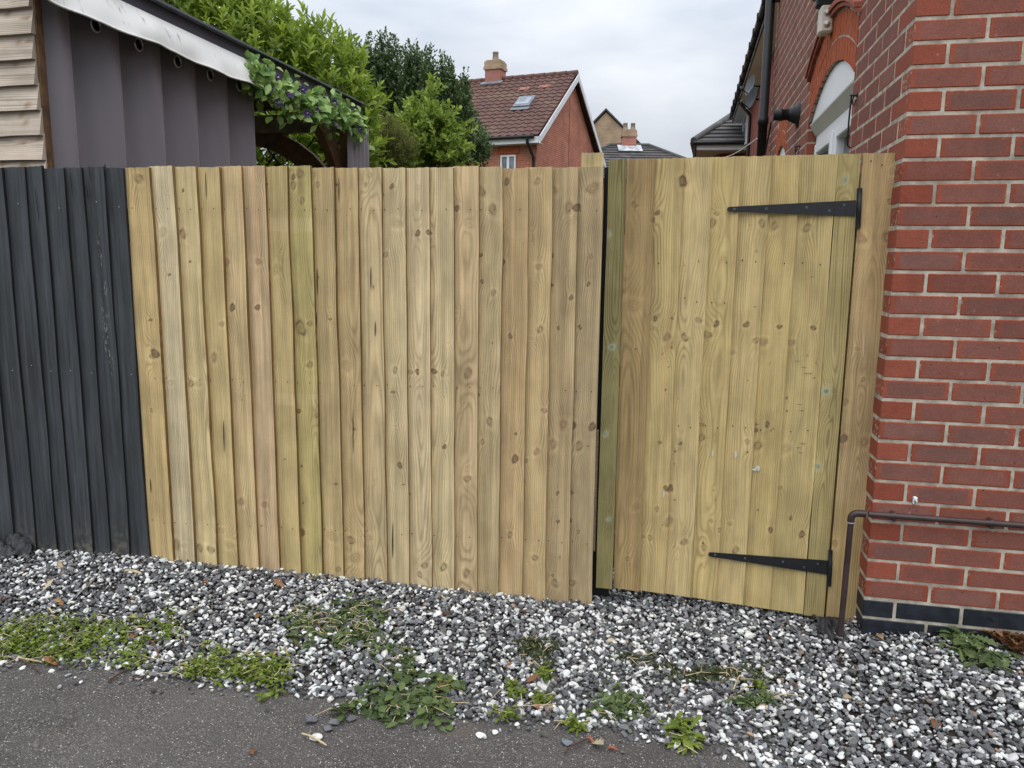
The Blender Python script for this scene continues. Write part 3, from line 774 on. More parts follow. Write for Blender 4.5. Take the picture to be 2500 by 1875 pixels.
for i in range(len(du) - 8, len(du) - 1):
    for pz_ in (505, 905):
        if rd.rand() < .7:
            p = FO + FD * (du[i] + (du[i + 1] - du[i]) * rd.uniform(.65, .85)) + EZ * (onf(200, pz_)[2] + rd.uniform(-.02, .02)); sliver(mb, p + FN * .0185, FD, FN, .0022, .0024, 0, (.34, .34, .33))
mb.build('board_panel', M['paint'], root)
mb = MB()
for z in (1.5, .4):
    L0 = FO + FD * (du[0]); L1 = FO + FD * (du[-1])
    mb = MB(); mb.box((L0 + L1) / 2 - FN * .03 + EZ * z, FD, FN, EZ, np.linalg.norm(L1 - L0) / 2, .025, .04)
    mb.build('rail', M['black'], root)

# ------------------------------------------------------------------ gate
gate_top = [1485, 1531, 1597, 1667, 1733, 1804, 1876, 1947, 2037, 2090]
gate_bot = [1456.5, 1496.5, 1558, 1620, 1683, 1745, 1811, 1875, 1965, 2019]
gate_by = [1430, 1434, 1439, 1446, 1455, 1464, 1474, 1484, 1496, 1503]
root = thing('timber_gate', np.array([.8, 2.95, .04]), 'timber side gate with two black strap hinges between the fence and the house', 'gate')
rg_ = np.random.RandomState(12)
gu = [((ong(a, 385) - G0) @ HF + (ong(b, c) - G0) @ HF) / 2 for a, b, c in zip(gate_top, gate_bot, gate_by)]
kn_all = knots_on(KN_G, ong, G0, HF)
g_tone = [T(126,118,80), T(152,130,92), T(180,160,114), T(188,168,124), T(182,162,114), T(186,166,120), T(180,160,112), T(176,158,112), T(160,146,102)]
panel = MB(); stiles = [MB(), MB()]
for i in range(9):
    u0, u1 = gu[i], gu[i + 1]
    zt = ong((gate_top[i] + gate_top[i + 1]) / 2, 390 - 13 * i / 8.)[2]
    zb = ong((gate_bot[i] + gate_bot[i + 1]) / 2, (gate_by[i] + gate_by[i + 1]) / 2)[2]
    org = G0 + HF * u0
    kn = [(a - u0, b, c, d, e) for (a, b, c, d, e) in kn_all if u0 - .01 < a < u1 + .01]
    for _ in range(rg_.randint(4, 8) if 1 < i < 8 else 1):
        kr_ = rg_.uniform(.0016, .0038); kn.append((rg_.uniform(.01, u1 - u0 - .01), rg_.uniform(.1, 1.7), kr_, kr_ * 1.2, 'd' if rg_.rand() < .5 else 's'))
    if i in (0, 8):
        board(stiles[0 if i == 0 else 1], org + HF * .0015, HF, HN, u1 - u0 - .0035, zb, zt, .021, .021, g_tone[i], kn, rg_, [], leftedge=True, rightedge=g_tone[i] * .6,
              pith=((u1 - u0) * (.62 if i == 0 else .42), .004, .012 if i else -.01), wave=.0004)
    else:
        bands = []
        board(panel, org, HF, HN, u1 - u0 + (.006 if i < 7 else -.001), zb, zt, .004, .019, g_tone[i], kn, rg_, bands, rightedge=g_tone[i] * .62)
    if 1 < i < 8:
        for zz in (ong(1750, 735)[2], ong(1750, 1040)[2], ong(1750, 640)[2]):
            for fx in (.3, .75):
                if rg_.rand() < .55:
                    sliver(panel, G0 + HF * (u0 + (u1 - u0) * fx) + HN * (.0055 + .015 * fx) + EZ * (zz + rg_.uniform(-.01, .01)), HF, HN, .0022, .003, 0, (.03, .022, .017))
for (px, py, wd, hh) in ((1849, 1140, 5, 7), (1795, 1106, 2.5, 10), (1740, 1104, 2, 8), (1621, 1203, 2, 10), (1843, 1143, 8, 3)):   # dried white paint drips
    p = ong(px, py); sliver(panel, p + HN * .0195, HF, HN, wd * .0016, hh * .0016, 0, (.62, .66, .60))
for (px, py) in ((1950, 985), (1955, 1000), (1960, 895), (1965, 910), (1948, 1090), (1952, 1102), (1958, 1080), (1975, 910), (1945, 880)):   # saw scuffs
    p = ong(px, py); sliver(panel, p + HN * .0198, HF, HN, .010, .0012, 0, (.16, .12, .075))
panel.build('board_panel', M['gatewood'], root)
for st_ in stiles: st_.build('stile', M['stile'], root)
mb = MB()
for z in (1.55, .95, .25):
    a, b = G0 + HF * gu[0], G0 + HF * gu[-1]
    mb = MB(); mb.box((a + b) / 2 - HN * .03 + EZ * z, HF, HN, EZ, np.linalg.norm(b - a) / 2 - .02, .022, .045, dict(tone=T(150, 130, 90), wc=np.array([1., 2, .1])))
    mb.build('rail', M['gatewood'], root)
def strap_hinge(tip, up, lo, plate, label):
    """tapered strap with screws, and the barrel plate on the post"""
    off = HN * .0225
    h = MB(); A = [ong(*p) + off for p in (tip[0], up, lo, tip[1])]
    t0 = (A[0] + A[3]) / 2; rad = np.linalg.norm(A[0] - A[3]) / 2
    arc = [t0 + rad * (math.cos(a) * -HF + math.sin(a) * EZ) for a in np.linspace(math.pi / 2, -math.pi / 2, 7)]
    o = [arc[k] for k in range(7)] + [A[2], A[1]]
    h.prism(o, HN * .004)
    s = h.build('strap_hinge', M['iron'], root); s['label'] = label
    pz = MB(); q = [ong(*p) + off for p in plate]
    pz.prism([q[0], q[1], q[2], q[3]], HN * .005)
    cxm = (q[0] + q[3]) / 2; cxl = (q[1] + q[2]) / 2; b0, b1 = cxm * .5 + cxl * .5, None
    top = (q[0] + q[1]) / 2; bot = (q[3] + q[2]) / 2
    pz.tube([top + HN * .007 + (bot - top) * t for t in (.0, .28, .29, .71, .72, 1.0)], [.0072, .0072, .0080, .0080, .0072, .0072], 12)
    pz.build('hinge_plate', M['iron'], s)
    for f, g in ((.04, .0), (.30, .0), (.62, .1), (.80, -.25), (.91, .25)):
        mid = t0 + ((A[1] + A[2]) / 2 - t0) * f; hh = rad + (np.linalg.norm(A[1] - A[2]) / 2 - rad) * f
        c_ = mid + EZ * (g * hh * 1.6) + HN * .0046
        sc2 = MB(); k = 10; r1, r2 = .0044, .0024
        ring = [c_ + rr_ * (math.cos(2 * math.pi * i / k) * HF + math.sin(2 * math.pi * i / k) * EZ) + HN * dd for rr_, dd in ((r1, 0), (r1 * .8, .0012), (r2, .0004)) for i in range(k)]
        sc2.add(ring, [(a * k + i, a * k + (i + 1) % k, (a + 1) * k + (i + 1) % k, (a + 1) * k + i) for a in range(2) for i in range(k)], smooth=True)
        sc2.build('screw', M['screw'], s)
strap_hinge(((1780, 506), (1780, 518)), (2086, 490), (2084, 528), ((2089, 461), (2101, 461), (2097, 558), (2085, 558)), 'upper black strap hinge')
strap_hinge(((1734, 1343), (1734, 1353)), (2020, 1363), (2019, 1397), ((2020, 1337), (2029, 1337), (2025, 1423), (2018, 1423)), 'lower black strap hinge')

# ------------------------------------------------------------------ gate post boarded against the brick return
root = thing('gate_post', G0 + HF * 0 + EZ * 0, 'tall boarded timber post fixed between the gate and the brick corner', 'post')
mb = MB(); rp = np.random.RandomState(31)
PP = G0 + HS * .004
conv = lambda a, b: on_plane(a, b, PP, HS)
ul = ((conv(2101, 380) - PP) @ HF + (conv(2022, 1480) - PP) @ HF) / 2 - .002; ur = ((conv(2195, 376) - PP) @ HF + (conv(2102, 1510) - PP) @ HF) / 2 - .002
org = PP + HF * ul
kn = [(a - ul, b, c, d, e) for (a, b, c, d, e) in knots_on(KN_P, conv, PP, HF)]
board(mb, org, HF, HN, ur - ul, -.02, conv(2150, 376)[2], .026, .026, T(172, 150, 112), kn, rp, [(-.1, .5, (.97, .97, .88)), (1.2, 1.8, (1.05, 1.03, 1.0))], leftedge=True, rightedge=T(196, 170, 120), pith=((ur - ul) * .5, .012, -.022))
for fx, pz_ in ((.2, 395), (.85, 394), (.5, 405)):
    sliver(mb, org + HF * ((ur - ul) * fx) + HN * .0275 + EZ * conv(2150, pz_)[2], HF, HN, .0025, .0028, 0, (.55, .55, .52) if fx > .8 else (.04, .03, .02))
sliver(mb, org + HF * .052 + HN * .0275 + EZ * conv(2100, 840)[2], HF, HN, .0016, .05, -.06, (.66, .64, .58))
mb.build('face_board', M['wood'], root)
mb = MB()
mb.box(org + HF * ((ur - ul) / 2 - .03) - HN * .055 + EZ * .86, HF, HN, EZ, (ur - ul) / 2 + .025, .044, .87, dict(tone=T(150, 130, 92), wc=np.array([.3, .2, .1])))
mb.build('backing_post', M['wood'], root)

# ================================================================== the brick house on the right
house = thing('brick_house', C0, 'red brick house corner at the right with arched side windows and black plinth', 'house')
BT = 4.72
rb_ = np.random.RandomState(77)
def zrow(k): return .178 + .075 * k
def brick_run(mb, org, ex, en, length, k0, k1, start_half, skip=None, kindf=1.0, corner=True, jit=.0014, bev=.0028):
    for k in range(k0, k1):
        z0 = zrow(k) + .005; z1 = z0 + .065
        half = (k % 2 == 1) == start_half
        u = 0.0; first = True
        while u < length - .02:
            bw = .1025 if (first and half) else .215
            bw = min(bw, length - u)
            pieces = [(u, u + bw)]
            for (ga, gb) in (skip(z0, z1) if skip else ()):
                nxt = []
                for (a_, b_) in pieces:
                    if b_ <= ga or a_ >= gb: nxt.append((a_, b_)); continue
                    if a_ < ga - .015: nxt.append((a_, ga))
                    if b_ > gb + .015: nxt.append((gb, b_))
                pieces = nxt
            for (ua, ub) in pieces:
                pw_ = ub - ua
                if first and not corner: continue          # the corner brick itself belongs to the front wall
                dp_ = (.215 if half else .1025) if first else .10
                c_ = org + ex * (ua + pw_ / 2) + EZ * ((z0 + z1) / 2) - en * dp_ / 2
                jx = rb_.uniform(-.0012, .0012); jy = rb_.uniform(-jit, jit) * (0 if first else 1)
                hw = pw_ / 2 - (0 if first else rb_.uniform(0, .0014)); hz = .0325 - rb_.uniform(0, .0012)
                c_ = c_ + en * jy + EZ * jx
                b = mb.nv
                mb.box(c_, ex, en, EZ, hw, dp_ / 2, hz, None, 0, bev=bev)
                vs = mb.v[-1]
                loc = np.stack([(vs - c_) @ ex * (.1075 / max(hw, .02)) if pw_ > .2 else (vs - c_) @ ex, (vs - c_) @ EZ, np.full(len(vs), kindf * (1.0 if pw_ > .2 else .12 if pw_ < .12 else .5))], 1)
                rn = np.tile(rb_.uniform(0, 1, 3), (len(vs), 1))
                if b == 0: mb.at['buv'] = [loc]; mb.at['brnd'] = [rn]
                else: mb.at['buv'][-1] = loc; mb.at['brnd'][-1] = rn
            u += bw + .010; first = False

FRONT = 2.3
W1 = (.93, 2.20, 2.245, .175); W2 = (3.24, 3.87, 2.20, .10)       # side windows: s0, s1, springing, rise
def zi(s, W): m_ = (W[0] + W[1]) / 2; h = (W[1] - W[0]) / 2; return W[2] + W[3] * (1 - ((s - m_) / h) ** 2)
ARCH = .228
def side_gaps(z0, z1):
    """stretches of the side wall taken up by windows and arches at this course"""
    res = []; zm = (z0 + z1) / 2
    for W in (W1, W2):
        top = W[2] + W[3] + ARCH + .030
        if zm < 1.0 or zm > top: continue
        if z0 < W[2] + ARCH: res.append((W[0] + .001, W[1] - .001))
        else:
            t = max(0.0, 1 - (zm - ARCH - .02 - W[2]) / W[3]); e = (W[1] - W[0]) / 2 * math.sqrt(t); m_ = (W[0] + W[1]) / 2
            res.append((m_ - e, m_ + e))
    return res
DPS = float((on_plane(1869, 200, C0 - HF * .075, HF) - C0) @ HS)
SIDE = DPS + .16
# front facing wall
mb = MB(); brick_run(mb, C0, HF, HN, FRONT, 0, 61, True)
front = mb.build('front_wall', M['brick'], house)
mb = MB(); brick_run(mb, C0 + HS * .002, HS, -HF, SIDE, 0, 61, False, side_gaps, corner=False, jit=.0003, bev=.0014)
side = mb.build('side_wall', M['brick'], house)
# mortar beds just behind the brick faces
mb = MB()
q = .0032
p0 = C0 + HF * .0012 + HS * q
mb.prism([p0 + EZ * -.1, p0 + HF * FRONT + EZ * -.1, p0 + HF * FRONT + EZ * BT, p0 + EZ * BT], HS * .10)
mb.build('mortar_bed', M['mortar'], front)
mb = MB()
qs = .0010
def side_pt(s, z, dpt=qs): return C0 + HS * s + HF * dpt + EZ * z
edges = [.004, W1[0] - .004, W1[1] + .004, W2[0] - .004, W2[1] + .004, SIDE]
for a, b in ((edges[0], edges[1]), (edges[2], edges[3]), (edges[4], edges[5])):
    mb.prism([side_pt(b, -.1), side_pt(a, -.1), side_pt(a, BT), side_pt(b, BT)], HF * .24)
for W in (W1, W2):
    ss_ = np.linspace(W[0], W[1], 17)
    low = [side_pt(s, zi(s, W)) for s in ss_]
    mb.prism([side_pt(W[0], BT), side_pt(W[1], BT)] + low[::-1], HF * .20)
    mb.prism([side_pt(W[1], -.1), side_pt(W[0], -.1), side_pt(W[0], 1.0), side_pt(W[1], 1.0)], HF * .20)
mb.build('mortar_bed', M['mortar'], side)
# plinth of blue bricks
mb = MB(); brick_run(mb, C0, HF, HN, FRONT, -4, 0, True); mb.build('plinth', M['blue'], house)
mb = MB(); brick_run(mb, C0 + HS * .002, HS, -HF, SIDE, -4, 0, False, corner=False, jit=.0003); mb.build('plinth', M['blue'], house)
# the rest of the house behind: its bulk, so that it shades and bounces light like a house
mb = MB()
mb.prism([side_pt(.105, -.1, .24), side_pt(SIDE, -.1, .24), side_pt(SIDE, 5.4, .24), side_pt(.105, 5.4, .24)], HF * 6.0)
mb.build('inner_wall', M['mortar'], house)

def arched_window(W, label):
    s0, s1, zs, rise = W
    fr = MB()
    n = max(7, int(round((s1 - s0) / .072))); du_ = (s1 - s0) / n
    for k in range(n):
        a = s0 + k * du_ + .005; b = s0 + (k + 1) * du_ - .005
        m_ = (s0 + s1) / 2
        for (h0, h1) in ((0.0, .106), (.115, .228)):
            j = rb_.uniform(-.001, .001)
            fan = lambda s, h: s + (s - m_) * h * .10
            o = [side_pt(fan(a, h0), zi(a, W) + h0, -.001 + j), side_pt(fan(b, h0), zi(b, W) + h0, -.001 + j), side_pt(fan(b, h1), zi(b, W) + h1, -.001 + j), side_pt(fan(a, h1), zi(a, W) + h1, -.001 + j)]
            fr.prism(o, HF * .10)
    arch = fr.build('brick_arch', M['orange'], house)
    if rise > .12:      # projecting hood course above the arch
        hd = MB()
        for lay, (h0, h1, pr) in enumerate(((.238, .256, .022), (.260, .282, .034))):
            ss_ = np.linspace(s0 - .045, s1 + .045, 22)
            for k in range(21):
                a, b = ss_[k] + .002, ss_[k + 1] - .002
                zc = lambda s: zs + rise * (1 - ((s - (s0 + s1) / 2) / ((s1 - s0) / 2 + .05)) ** 2)
                o = [side_pt(a, zc(a) + h0, -pr), side_pt(b, zc(b) + h0, -pr), side_pt(b, zc(b) + h1, -pr), side_pt(a, zc(a) + h1, -pr)]
                hd.prism(o, HF * (pr + .05))
        hd.build('hood_course', M['pinkbrick'], arch)
    win = MB()
    # white tympanum board filling the arch head
    ss_ = np.linspace(s0 + .004, s1 - .004, 15)
    win.prism([side_pt(s, zi(s, W) - .006, .018) for s in ss_] + [side_pt(s1 - .004, zs - .012, .018), side_pt(s0 + .004, zs - .012, .018)], HF * .03)
    w_ob = win.build('arched_window', M['upvc'], house); w_ob['label'] = label
    sf = MB(); sf.prism([side_pt(s0 + .002, zs - .014, .010), side_pt(s0 + .002, zs - .024, .010), side_pt(s0 + .002, zs - .085, .046), side_pt(s0 + .002, zs - .085, .10), side_pt(s0 + .002, zs - .014, .10)], HS * (s1 - s0 - .004)); sf.build('soffit', M['soffit'], w_ob)
    fm = MB(); D = .050; zt = zs - .075; zb = 1.02
    def bar(a, b, z0, z1, d0, th): fm.box(side_pt((a + b) / 2, (z0 + z1) / 2, d0 + th / 2), HS, HF, EZ, (b - a) / 2, th / 2, (z1 - z0) / 2, bev=.006)
    mid = (s0 + s1) / 2
    bar(s0 + .003, s0 + .062, zb, zt, D, .06); bar(s1 - .062, s1 - .003, zb, zt, D, .06); bar(s0 + .064, s1 - .064, zt - .060, zt, D, .06); bar(mid - .034, mid + .034, zb, zt - .062, D, .06)
    for a, b in ((s0 + .064, mid - .036), (mid + .036, s1 - .064)):
        if b - a < .1: continue
        for (c, d) in ((a, a + .055), (b - .055, b)): bar(c, d, zb, zt - .064, D - .016, .07)
        bar(a + .057, b - .057, zt - .125, zt - .064, D - .016, .07)
    fm.build('frame', M['upvc'], w_ob)
    gl = MB()
    for a, b in ((s0 + .06, mid - .03), (mid + .03, s1 - .06)):
        gl.box(side_pt((a + b) / 2, (zb + zt) / 2 - .05, D + .035), HS, HF, EZ, (b - a) / 2, .006, (zt - zb) / 2 - .05)
    gl.build('pane', M['glass'], w_ob)
    cu = MB()
    for a, b in ((s0 + .10, mid - .12), (mid + .16, s1 - .10)):
        t = np.linspace(0, 1, 30); row = np.stack([side_pt(a + (b - a) * tt, 0, D + .12 + .02 * math.sin(tt * 26)) for tt in t])
        cu.grid(np.stack([row + EZ * zb, row + EZ * (zt - .05)], 0))
    cu.build('net_curtain', plain('pink brown curtain', (.16, .11, .10), .9, .2, 6), w_ob)
arched_window(W1, 'nearer wide arched window with white head board')
arched_window(W2, 'farther narrow arched window')
# black downpipe at the far end of the side wall
mb = MB()
dp = side_pt(DPS, 0, -.075)
mb.tube([dp + EZ * z for z in (-.05, 1.0, 2.58, 2.582, 2.64, 2.642, 4.8)], [.039, .039, .039, .045, .045, .039, .039], 16)
for z in (1.2, 3.6): mb.box(side_pt(DPS, z, -.035), HS, HF, EZ, .055, .035, .02)
mb.build('downpipe', M['black'], house)

# flue
fl = side_pt(2.66, 2.375, 0)
root = thing('boiler_flue', fl, 'short black boiler flue with round wall plate beside the arched window', 'flue')
mb = MB()
mb.tube([fl - HF * d for d in (.0, .010, .018, .04, .042, .065)], [.088, .082, .060, .054, .048, .042], 24)
mb.build('wall_plate', M['black'], root)
mb = MB(); mb.tube([fl - HF * d for d in (.06, .10, .102, .125, .127, .16)], [.036, .036, .040, .040, .036, .036], 24); mb.build('flue_pipe', M['black'], root)
mb = MB(); a0 = fl - HF * .17 - EZ * .046
mb.tube([a0, a0 - EZ * .03 + HS * .05, a0 - EZ * .13 + HS * .22, a0 - EZ * .19 + HS * .33], .006, 6); mb.build('drip_wire', M['black'], root)

# floodlight and its box
lp = side_pt(1.60, 2.80, 0)
root = thing('security_light', lp, 'black security floodlight with white lamp face high on the side wall', 'light')
mb = MB(); mb.box(lp - HF * .06 + EZ * .10, HS, HF, EZ, .075, .055, .13, bev=.02); mb.box(lp - HF * .045 - EZ * .045, HS, HF, EZ, .03, .045, .035, bev=.008); mb.build('housing', M['black'], root)
mb = MB()
fc = lp - HF * .125 + EZ * .12
mb.tube([fc + HF * .0, fc - HF * .012, fc - HF * .03, fc - HF * .036], [.085, .085, .075, .01], 20); mb.build('lamp_face', plain('lamp lens', (.55, .60, .60), .3, .05, 5), root)
bx = side_pt(1.60, 2.655, 0)
root = thing('junction_box', bx, 'cream sensor box with two round knobs just below the floodlight', 'sensor box')
mb = MB(); mb.box(bx - HF * .035, HS, HF, EZ, .045, .034, .068, bev=.010); mb.build('case', M['cream'], root)
for dz in (.028, -.028):
    mb = MB(); c_ = bx - HS * .0455 - HF * .036 + EZ * dz
    mb.tube([c_, c_ - HS * .003, c_ - HS * .004, c_ - HS * .002], [.017, .017, .013, .011], 16); mb.build('knob', M['cream'], root)

# wrought iron stay hooks beside the windows
for nm, s_, z_, ln, lab in (('stay_hook', .835, 2.13, .21, 'long black iron stay hook on brick beside the nearer arched window'), ('stay_hook', 2.50, 2.15, .14, 'small black iron stay hook between the two arched windows')):
    b = side_pt(s_, z_, 0); mb = MB()
    mb.tube([b, b - HF * .028, b - HF * .030 - EZ * .002], .0045, 6)
    mb.tube([b - HF * .024, b - HF * .026 - EZ * ln * .5 + HS * .004, b - HF * .024 - EZ * ln + HS * .006, b - HF * .010 - EZ * (ln + .012) + HS * .006], .0038, 6)
    mb.tube([b - HF * .012 - EZ * .002 + HS * .012, b - HF * .018 - EZ * .03 + HS * .010, b - HF * .012 - EZ * .045, b - HF * .004 - EZ * .02], .003, 6)
    mb.box(b - HF * .001, HS, HF, EZ, .016, .003, .006)
    tag(mb.build(nm, M['iron']), lab, 'hook')

# brown waste pipe along the front wall
pw = lambda px, py, d: on_plane(px, py, C0 - HS * d, HS)
root = thing('waste_pipe', C0 + EZ * .5, 'thin brown plastic pipe running along the brick wall and down beside the gate post', 'pipe')
a = pw(2510, 1283, .032); b = pw(2120, 1256, .032); zp = (a[2] + b[2]) / 2
a[2] = b[2] = zp; end = a + HF * 1.2
vx = pw(2075, 1300, .032); vtop = np.array([vx[0], vx[1], zp]); vb = pw(2060, 1520, .032); u_v = (vtop - C0) @ HF
mb = MB(); mb.tube([end, b], .0108, 14); mb.build('horizontal_run', M['brownpipe'], root)
mb = MB()
cen = vtop
pts = [b + (cen - b) * .15, b + (cen - b) * .60] + [cen + (b - cen) * .38 * (1 - math.sin(t)) + EZ * (-.020 * (1 - math.cos(t))) for t in np.linspace(.25, math.pi / 2, 6)] + [cen - EZ * .034]
mb.tube(pts, .0128, 14); mb.build('elbow', M['brownpipe'], root)
mb = MB(); mb.tube([cen - EZ * .03, cen - EZ * .25 - HF * .002, cen * np.array([1, 1, 0]) - HF * .004 + EZ * .005], .0108, 14); mb.build('downpipe', M['brownpipe'], root)
pale_ = plain('pale sealant', (.45, .44, .42), .6)
mb = MB(); mb.tube([cen * np.array([1, 1, 0]) - HF * .004 + EZ * .034, cen * np.array([1, 1, 0]) - HF * .004 + EZ * .030], .0125, 14); mb.build('joint_ring', pale_, root)
mb = MB(); mb.tube([cen - EZ * .034, cen - EZ * .037], .0132, 14); mb.build('joint_ring', pale_, root)
for px in (2180, 2420):
    c_ = pw(px, 1262, .02); c_[2] = zp
    mb = MB(); mb.box(c_ - EZ * .004, HF, HS, EZ, .007, .018, .016, bev=.003); mb.build('pipe_clip', M['brownpipe'], root)
# white cable clip
c_ = pw(2234, 1220, .008); mb = MB()
mb.box(c_ + EZ * .006, HF, HS, EZ, .0065, .008, .0045, bev=.002); mb.box(c_ - HF * .0052 - EZ * .004, HF, HS, EZ, .0013, .008, .009); mb.box(c_ + HF * .0052 - EZ * .005, HF, HS, EZ, .0013, .006, .006)
mb.tube([c_ + HN * .008 + HF * .001, c_ + HN * .014 + HF * .001], .0032, 8)
tag(mb.build('cable_clip', M['white']), 'tiny white plastic cable clip nailed to the brick above the brown pipe', 'clip')

# ================================================================== foliage tools
TEMPL = {}
def leaf_template(kind):
    """verts (x across, y along, z up), triangles, and (along, across) for a leaf of unit length and width"""
    if kind in TEMPL: return TEMPL[kind]
    if kind == 'oval': rows = [(0, .02), (.22, .30), (.5, .5), (.78, .34), (1, .0)]; fold = .18; droop = .22
    elif kind == 'lance': rows = [(0, .02), (.3, .42), (.55, .5), (.8, .3), (1, .0)]; fold = .22; droop = .16
    elif kind == 'small': rows = [(0, .05), (.45, .5), (1, .0)]; fold = .2; droop = .15
    elif kind == 'lobed': rows = [(0, .06), (.12, .10), (.20, .26), (.27, .12), (.38, .38), (.46, .16), (.58, .50), (.67, .24), (.80, .46), (.92, .22), (1, .0)]; fold = .12; droop = .25
    elif kind == 'oak': rows = [(0, .03), (.15, .12), (.25, .34), (.34, .18), (.48, .5), (.58, .26), (.72, .42), (.84, .2), (1, .06)]; fold = .35; droop = -.25
    V, A = [], []
    for y, wv in rows:
        z = -droop * y * y
        V += [(-wv, y, z + fold * wv), (0, y, z), (wv, y, z + fold * wv)]; A += [(y, -wv * 2), (y, 0), (y, wv * 2)]
    Fc = []
    for i in range(len(rows) - 1):
        a = 3 * i
        for k in (0, 1): Fc += [(a + k, a + k + 1, a + k + 4), (a + k, a + k + 4, a + k + 3)]
    TEMPL[kind] = (np.array(V, float), np.array(Fc), np.array(A, float)); return TEMPL[kind]
def leaves(name, pos, along, normal, length, width, rnd, mat, parent, kind='oval'):
    V, Fc, A = leaf_template(kind); n = len(pos)
    y = along / (np.linalg.norm(along, axis=1)[:, None] + 1e-9); x = np.cross(y, normal); x /= np.linalg.norm(x, axis=1)[:, None] + 1e-9; z = np.cross(x, y)
    W = pos[:, None, :] + V[None, :, 0, None] * x[:, None, :] * width[:, None, None] + V[None, :, 1, None] * y[:, None, :] * length[:, None, None] + V[None, :, 2, None] * z[:, None, :] * length[:, None, None] * 1.0
    lf = np.empty((n, len(V), 3)); lf[:, :, 0] = rnd[:, None]; lf[:, :, 1] = A[None, :, 0]; lf[:, :, 2] = A[None, :, 1]
    fc = (Fc[None] + (np.arange(n) * len(V))[:, None, None]).reshape(-1, 3)
    off = np.zeros(3)
    o = parent
    while o is not None: off += np.array(o.location); o = o.parent
    me = bpy.data.meshes.new(name)
    W = W.reshape(-1, 3) - off
    me.vertices.add(len(W)); me.vertices.foreach_set('co', W.astype(np.float32).ravel())
    me.loops.add(fc.size); me.loops.foreach_set('vertex_index', fc.astype(np.int32).ravel())
    me.polygons.add(len(fc)); me.polygons.foreach_set('loop_start', np.arange(0, fc.size, 3, dtype=np.int32)); me.polygons.foreach_set('loop_total', np.full(len(fc), 3, np.int32))
    me.polygons.foreach_set('use_smooth', np.ones(len(fc), bool))
    at = me.attributes.new('lf', 'FLOAT_VECTOR', 'POINT'); at.data.foreach_set('vector', lf.astype(np.float32).ravel())
    me.update(calc_edges=True); me.materials.append(mat)
    ob = bpy.data.objects.new(name, me); COL.objects.link(ob)
    if parent is not None: ob.parent = parent
    return ob
def unit(a): return a / (np.linalg.norm(a, axis=-1, keepdims=True) + 1e-9)
def blob_points(r, blobs, n, lo=.72, hi=1.03):
    """points through the outer shell of a group of lobes; each lobe (px, py, Y, rx_px, ry_px, depth)"""
    Wt = np.array([b[3] * b[4] for b in blobs], float); Wt /= Wt.sum()
    P, D = [], []
    for b, m_ in zip(blobs, r.multinomial(n, Wt)):
        c_ = on_y(b[0], b[1], b[2]); k = b[2] / F
        d = unit(r.randn(m_, 3)); rad = r.uniform(lo, hi, m_)[:, None]
        P.append(c_ + d * rad * np.array([b[3] * k, b[5], b[4] * k])); D.append(d)
    return np.vstack(P), np.vstack(D)
def shoots(r, P, D, per, slen, up, spread, llen, lwid):
    """whorls of leaves along short shoots"""
    n = len(P)
    ax = unit(D * .55 + np.array([0, 0, up]) + r.randn(n, 3) * spread)
    sl = slen * r.uniform(.6, 1.3, n)
    pos, al, no, ln, wd, rn = [], [], [], [], [], []
    e1 = unit(np.cross(ax, r.randn(n, 3))); e2 = np.cross(ax, e1)
    base = r.uniform(0, 1, n)
    for k in range(per):
        t = (k + .5) / per; a = k * 2.4 + r.uniform(-.4, .4, n)
        side = e1 * np.cos(a)[:, None] + e2 * np.sin(a)[:, None]
        out_ = .95 - .65 * t
        dirv = unit(ax * (1 - out_ * .55)[..., None] if np.ndim(out_) else ax * (1 - out_ * .55) + side * out_ + r.randn(n, 3) * .12)
        pos.append(P + ax * (sl * t)[:, None]); al.append(dirv); no.append(unit(ax * .8 - side * .2 + r.randn(n, 3) * .15))
        ln.append(llen * r.uniform(.65, 1.2, n)); wd.append(lwid * r.uniform(.7, 1.2, n)); rn.append(np.clip(base * .55 + .45 * r.uniform(0, 1, n) + (t - .5) * .35, 0, 1))
    return [np.concatenate(q) for q in (pos, al, no, ln, wd, rn)]
def limbs(name, base, blobs, r, rad, mat, parent, k=3):
    mb = MB()
    top = np.mean([on_y(b[0], b[1], b[2]) for b in blobs], 0)
    fork = base + (top - base) * .35
    mb.tube([base - EZ * .1, base + (fork - base) * .5 + r.randn(3) * .04, fork], [rad, rad * .85, rad * .7], 9)
    for b in blobs:
        c_ = on_y(b[0], b[1], b[2])
        for j in range(k):
            e = c_ + r.randn(3) * np.array([b[3], 0, b[4]]) * b[2] / F * .45
            mid = (fork + e) / 2 + r.randn(3) * .08
            mb.tube([fork, mid, e], [rad * .55, rad * .35, rad * .10], 6)
    return mb.build(name, mat, parent)
M['bark'] = plain('bark', (.075, .055, .04), .9, .35, 20, bump=.4)

